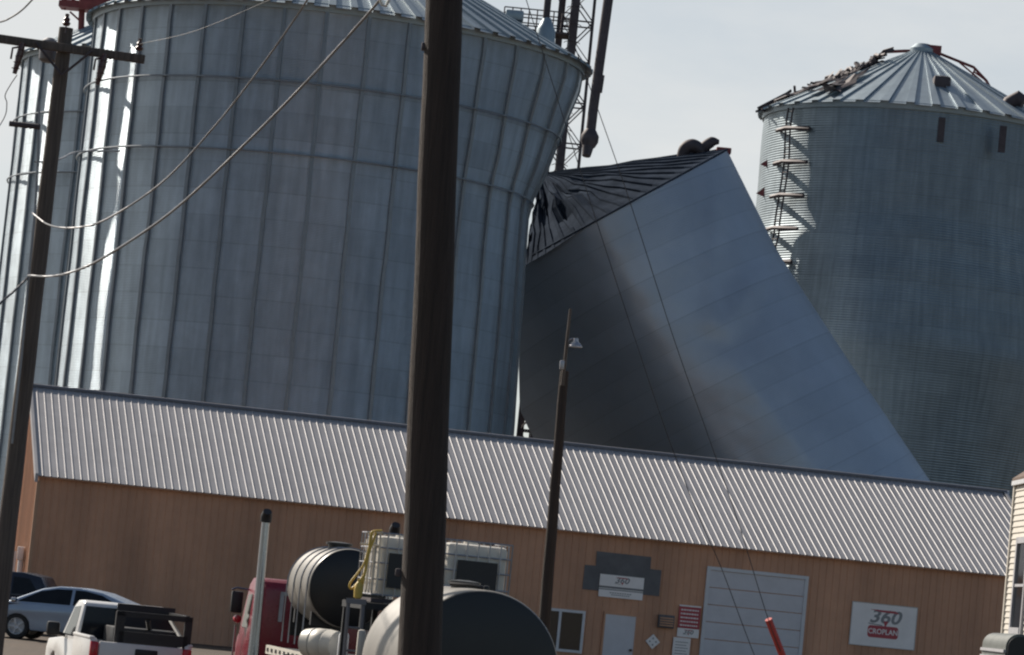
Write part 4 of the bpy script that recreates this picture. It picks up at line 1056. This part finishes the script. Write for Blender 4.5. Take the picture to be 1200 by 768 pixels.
# --- totes
def tote(label, xr, yc, z0):
    t = thing('ibc_tote', label, 'tote', Mt @ Vector((xr + .6, yc, z0)), 'caged totes on the trailer')
    q = MB(); q.box((xr + .6, yc, z0 + .56), (1.1, .94, .9), Mt, .07); q.lathe([(.11, 1.0), (.11, 1.06), (.02, 1.07)], 16, Mt @ Matrix.Translation((xr + .6, yc, z0))); q.build('bottle', M['hdpe'], t, 40)
    q = MB(); h = .5; hw = .52; r_ = .013
    for k in range(6):
        for y in (yc - hw, yc + hw): q.tube([(xr + 1.2 * k / 5, y, z0 + .1), (xr + 1.2 * k / 5, y, z0 + 1.06)], r_, 6, Mt)
    for k in range(7):
        y = yc - hw + 2 * hw * k / 6
        for x in (xr, xr + 1.2): q.tube([(x, y, z0 + .1), (x, y, z0 + 1.06)], r_, 6, Mt)
    for z in (.12, .35, .6, .83, 1.05):
        q.tube([(xr, yc - hw, z0 + z), (xr + 1.2, yc - hw, z0 + z), (xr + 1.2, yc + hw, z0 + z), (xr, yc + hw, z0 + z), (xr, yc - hw, z0 + z)], r_, 6, Mt)
    q.build('cage', M['cage'], t, 40)
    q = MB(); q.box((xr - .02, yc + .0, z0 + .5), (.014, .62, .52), Mt); q.build('plate', M['black'], t)
    q = MB(); q.box((xr + .6, yc, z0 + .03), (1.2, 1.04, .06), Mt); q.build('pallet', M['darksteel'], t)
    return t
lr = Mt.inverted() @ W(552, 660, 51.5); ll = Mt.inverted() @ W(470, 655, 51.7)
tote('right hand white caged tote with a large black plate, right of the near pole', lr.x, lr.y - .1, tb)
tote('left hand white caged tote beside the yellow hose, left of the near pole', ll.x, ll.y - .12, tb)
# yellow hose and jug at the left tote's corner
q = MB(); Yh = 51.4
q.tube(sag(run([(437, 622), (433, 640), (427, 660), (419, 672), (410, 684), (412, 690), (422, 680), (428, 672)], Yh, Yh), 6), .017, 8)
q.tube(sag(run([(441, 624), (432, 650), (426, 676), (418, 690), (416, 700)], Yh, Yh), 6), .018, 8)
q.tube(sag(run([(448, 622), (437, 623), (434, 630), (431, 655), (424, 690)], Yh, Yh), 6), .016, 8)
single('hose', q, M['yellow'], 'tangled yellow hose hanging from the corner of the left tote', 'hose')
q = MB(); p = W(420, 692, Yh - .1); q.lathe([(.03, -.13), (.06, -.11), (.07, 0), (.055, .09), (.025, .13), (.025, .17)], 14, Matrix.Translation(p)); single('jug', q, M['yellow'], 'round yellow jug hanging below the hose tangle', 'jug')
q = MB()      # cream bars added as the sunlit side of the left tote's cage
for px in (434, 440, 446): q.tube([W(px, 626, Yh + .2), W(px - 5, 692, Yh + .2)], .018, 6)
q.tube([W(430, 624, Yh + .2), W(449, 624, Yh + .2)], .018, 6); q.tube([W(422, 637, Yh + .2), W(446, 640, Yh + .2)], .02, 6)
single('lit_cage_bars', q, M['hdpe'], 'thin cream bars standing in for the sunlit cage side of the left tote', 'rack')
# end frame with ladder rails left of the big tank
q = MB()
for px in (408.5, 426): q.tube([W(px, 704, 50.6), W(px - 6, 775, 50.6)], .032, 6)
q.box(W(417.5, 705, 50.6), (.3, .08, .08)); q.tube([W(406, 735, 50.6), W(424, 737, 50.6)], .02, 6); q.tube([W(404, 762, 50.6), W(422, 764, 50.6)], .02, 6)
for px in (408.5, 426): q.tube([W(px - 6, 775, 50.6), W(px - 8, 793, 50.6)], .032, 6)
single('step_ladder', q, M['trim_grey'], 'narrow grey step frame standing between the two poly tanks', 'ladder')
# white drum lying under the small tank
q = MB(); a = W(358, 753, 54.6); b = W(397, 757, 54.2)
dd = (b - a)
q.tube([a + dd * f for f in (0, .04, .3, .33, .36, .64, .67, .7, .96, 1)], [x * 1.0 for x in (.15, .22, .245, .232, .245, .245, .232, .245, .225, .15)], 24)
single('small_tank', q, M['hdpe'], 'small cream horizontal tank with band grooves below the strapped tank', 'tank')
q = MB(); q.box(W(402, 757, 53.8), (.16, .2, .42), bev=.05); q.lathe([(.035, .2), (.035, .27), (.01, .28)], 10, Matrix.Translation(W(402, 757, 53.8)))
single('jug', q, M['white'], 'white plastic jug standing right of the cream tank', 'jug')
q = MB(); q.box(W(422.5, 758, 50.2), (.12, .12, .5), bev=.04); q.tube([W(426, 738, 50.2), W(425, 768, 50.2)], .02, 6); single('canister', q, M['hdpe'], 'tall cream canister beside the larger poly tank', 'canister')

# ------------------------------------------------------------------ service truck at the lower right
sp = W(1181, 742, 56)
Mq = frame((sp.x + 1.1, sp.y, 0), R(-3))
t = thing('service_truck', 'grey round-cornered truck box with a black rear, in front of the clapboard house', 'truck', Mq @ Vector((3, 0, 0)))
zt = sp.z
def rbox(mb, x0, x1, hw, z0, z1, r, m, n=6):
    sec = []
    for cy, cz, a0 in ((hw - r, z1 - r, 0), (-hw + r, z1 - r, 90)):
        for k in range(n + 1): a = R(a0 + 90 * k / n); sec.append((cy + r * math.cos(a), cz + r * math.sin(a)))
    sec += [(-hw, z0), (hw, z0)]; k = len(sec)
    vs = [m @ Vector((x0, y, z)) for y, z in sec] + [m @ Vector((x1, y, z)) for y, z in sec]
    mb.add(vs, [tuple(range(k)), tuple(range(2 * k - 1, k - 1, -1))] + [(i, (i + 1) % k, k + (i + 1) % k, k + i) for i in range(k)])
q = MB(); rbox(q, .06, 4.2, 1.1, .95, zt, .22, Mq); q.build('box_body', M['dullgrey'], t, 40)
q = MB()
for z in (zt - .3, zt - .42, zt - .75): q.box((2.1, 1.11, z), (4.1, .05, .05), Mq)
q.build('side_moulding', M['offwhite'], t)
q = MB(); rbox(q, -.02, .055, 1.07, 1.0, zt - .04, .18, Mq); rd = q.build('rear_door', M['black'], t, 40)
for y in (-.75, .72):
    q = MB(); q.lathe([(.02, 0), (.11, .0), (.12, .04), (.08, .06)], 18, Mq @ Matrix.Translation((-.02, y - .35 if y > 0 else y, zt - .42)) @ Matrix.Rotation(R(-90), 4, 'Y')); q.build('lamp', M['signgrey'], rd)
q = MB(); q.prism([(4.3, .8), (6.6, .8), (6.65, 1.5), (5.6, 1.7), (5.2, 2.5), (4.3, 2.55)], -1.0, 1.0, Mq, None, .08); q.build('cab', M['offwhite'], t, 40)
q = MB(); q.box((3.2, 0, .75), (6.4, .9, .25), Mq); q.build('chassis', M['black'], t)
for x in (1.2, 5.5):
    for y in (-.9, .9):
        a, b = MB(), MB(); wheel(a, b, Mq, x, y, .45, .35, False); wo = a.build('wheel', M['rubber'], t, 40); b.build('rim', M['alloy'], wo, 30)

# ------------------------------------------------------------------ light
SUN_EL = R(35); hdir = Vector((-0.675, 0.738, 0)).normalized()
sdir = Vector((hdir.x * math.cos(SUN_EL), hdir.y * math.cos(SUN_EL), math.sin(SUN_EL)))
sl = bpy.data.lights.new('sun', 'SUN'); sl.energy = 5.0; sl.angle = R(0.6); sl.color = (1.0, .91, .8)
so = bpy.data.objects.new('sun', sl); COL.objects.link(so); so.rotation_euler = (-sdir).to_track_quat('-Z', 'Y').to_euler()
so.location = (0, 0, 80)
w = bpy.data.worlds.new('World'); sc.world = w; w.use_nodes = True
nt = w.node_tree; N, L = nt.nodes, nt.links
bg = N['Background']; sky = N.new('ShaderNodeTexSky'); sky.sky_type = 'NISHITA'; sky.sun_disc = False
sky.sun_elevation = SUN_EL; sky.sun_rotation = math.atan2(hdir.x, hdir.y); sky.altitude = 200; sky.air_density = 1.0; sky.dust_density = 0.4; sky.ozone_density = 1.0
tc = N.new('ShaderNodeTexCoord'); mp = N.new('ShaderNodeMapping'); mp.inputs['Scale'].default_value = (5, 5, 14)
L.new(tc.outputs['Generated'], mp.inputs['Vector'])
cn = N.new('ShaderNodeTexNoise'); cn.inputs['Scale'].default_value = 1.1; cn.inputs['Detail'].default_value = 7; cn.inputs['Roughness'].default_value = .55
L.new(mp.outputs[0], cn.inputs['Vector'])
cr = N.new('ShaderNodeMapRange'); cr.inputs['From Min'].default_value = .38; cr.inputs['From Max'].default_value = .62; cr.inputs['To Min'].default_value = .66; cr.inputs['To Max'].default_value = 1.0
L.new(cn.outputs['Fac'], cr.inputs['Value'])
mx = N.new('ShaderNodeMix'); mx.data_type = 'RGBA'
dt = N.new('ShaderNodeVectorMath'); dt.operation = 'DOT_PRODUCT'; dt.inputs[1].default_value = (hdir.x, hdir.y, 0)
L.new(tc.outputs['Generated'], dt.inputs[0])
dm = N.new('ShaderNodeMapRange'); dm.interpolation_type = 'SMOOTHSTEP'; dm.inputs['From Min'].default_value = .15; dm.inputs['From Max'].default_value = .72
L.new(dt.outputs['Value'], dm.inputs['Value'])
ml = N.new('ShaderNodeMath'); ml.operation = 'MULTIPLY'; L.new(cr.outputs[0], ml.inputs[0]); L.new(dm.outputs[0], ml.inputs[1])
L.new(ml.outputs[0], mx.inputs['Factor']); L.new(sky.outputs[0], mx.inputs['A']); mx.inputs['B'].default_value = (9.75, 10.0, 10.05, 1)
L.new(mx.outputs['Result'], bg.inputs['Color']); bg.inputs['Strength'].default_value = 0.065

# ------------------------------------------------------------------ render settings
sc.view_settings.view_transform = 'Standard'; sc.view_settings.look = 'None'
sc.view_settings.exposure = 0.25; sc.view_settings.gamma = 1.0; sc.view_settings.use_curve_mapping = False
sc.render.engine = 'CYCLES'
sc.cycles.max_bounces = 6; sc.cycles.filter_width = 2.2
for o in sc.objects:
    if '_o' in o: del o['_o']
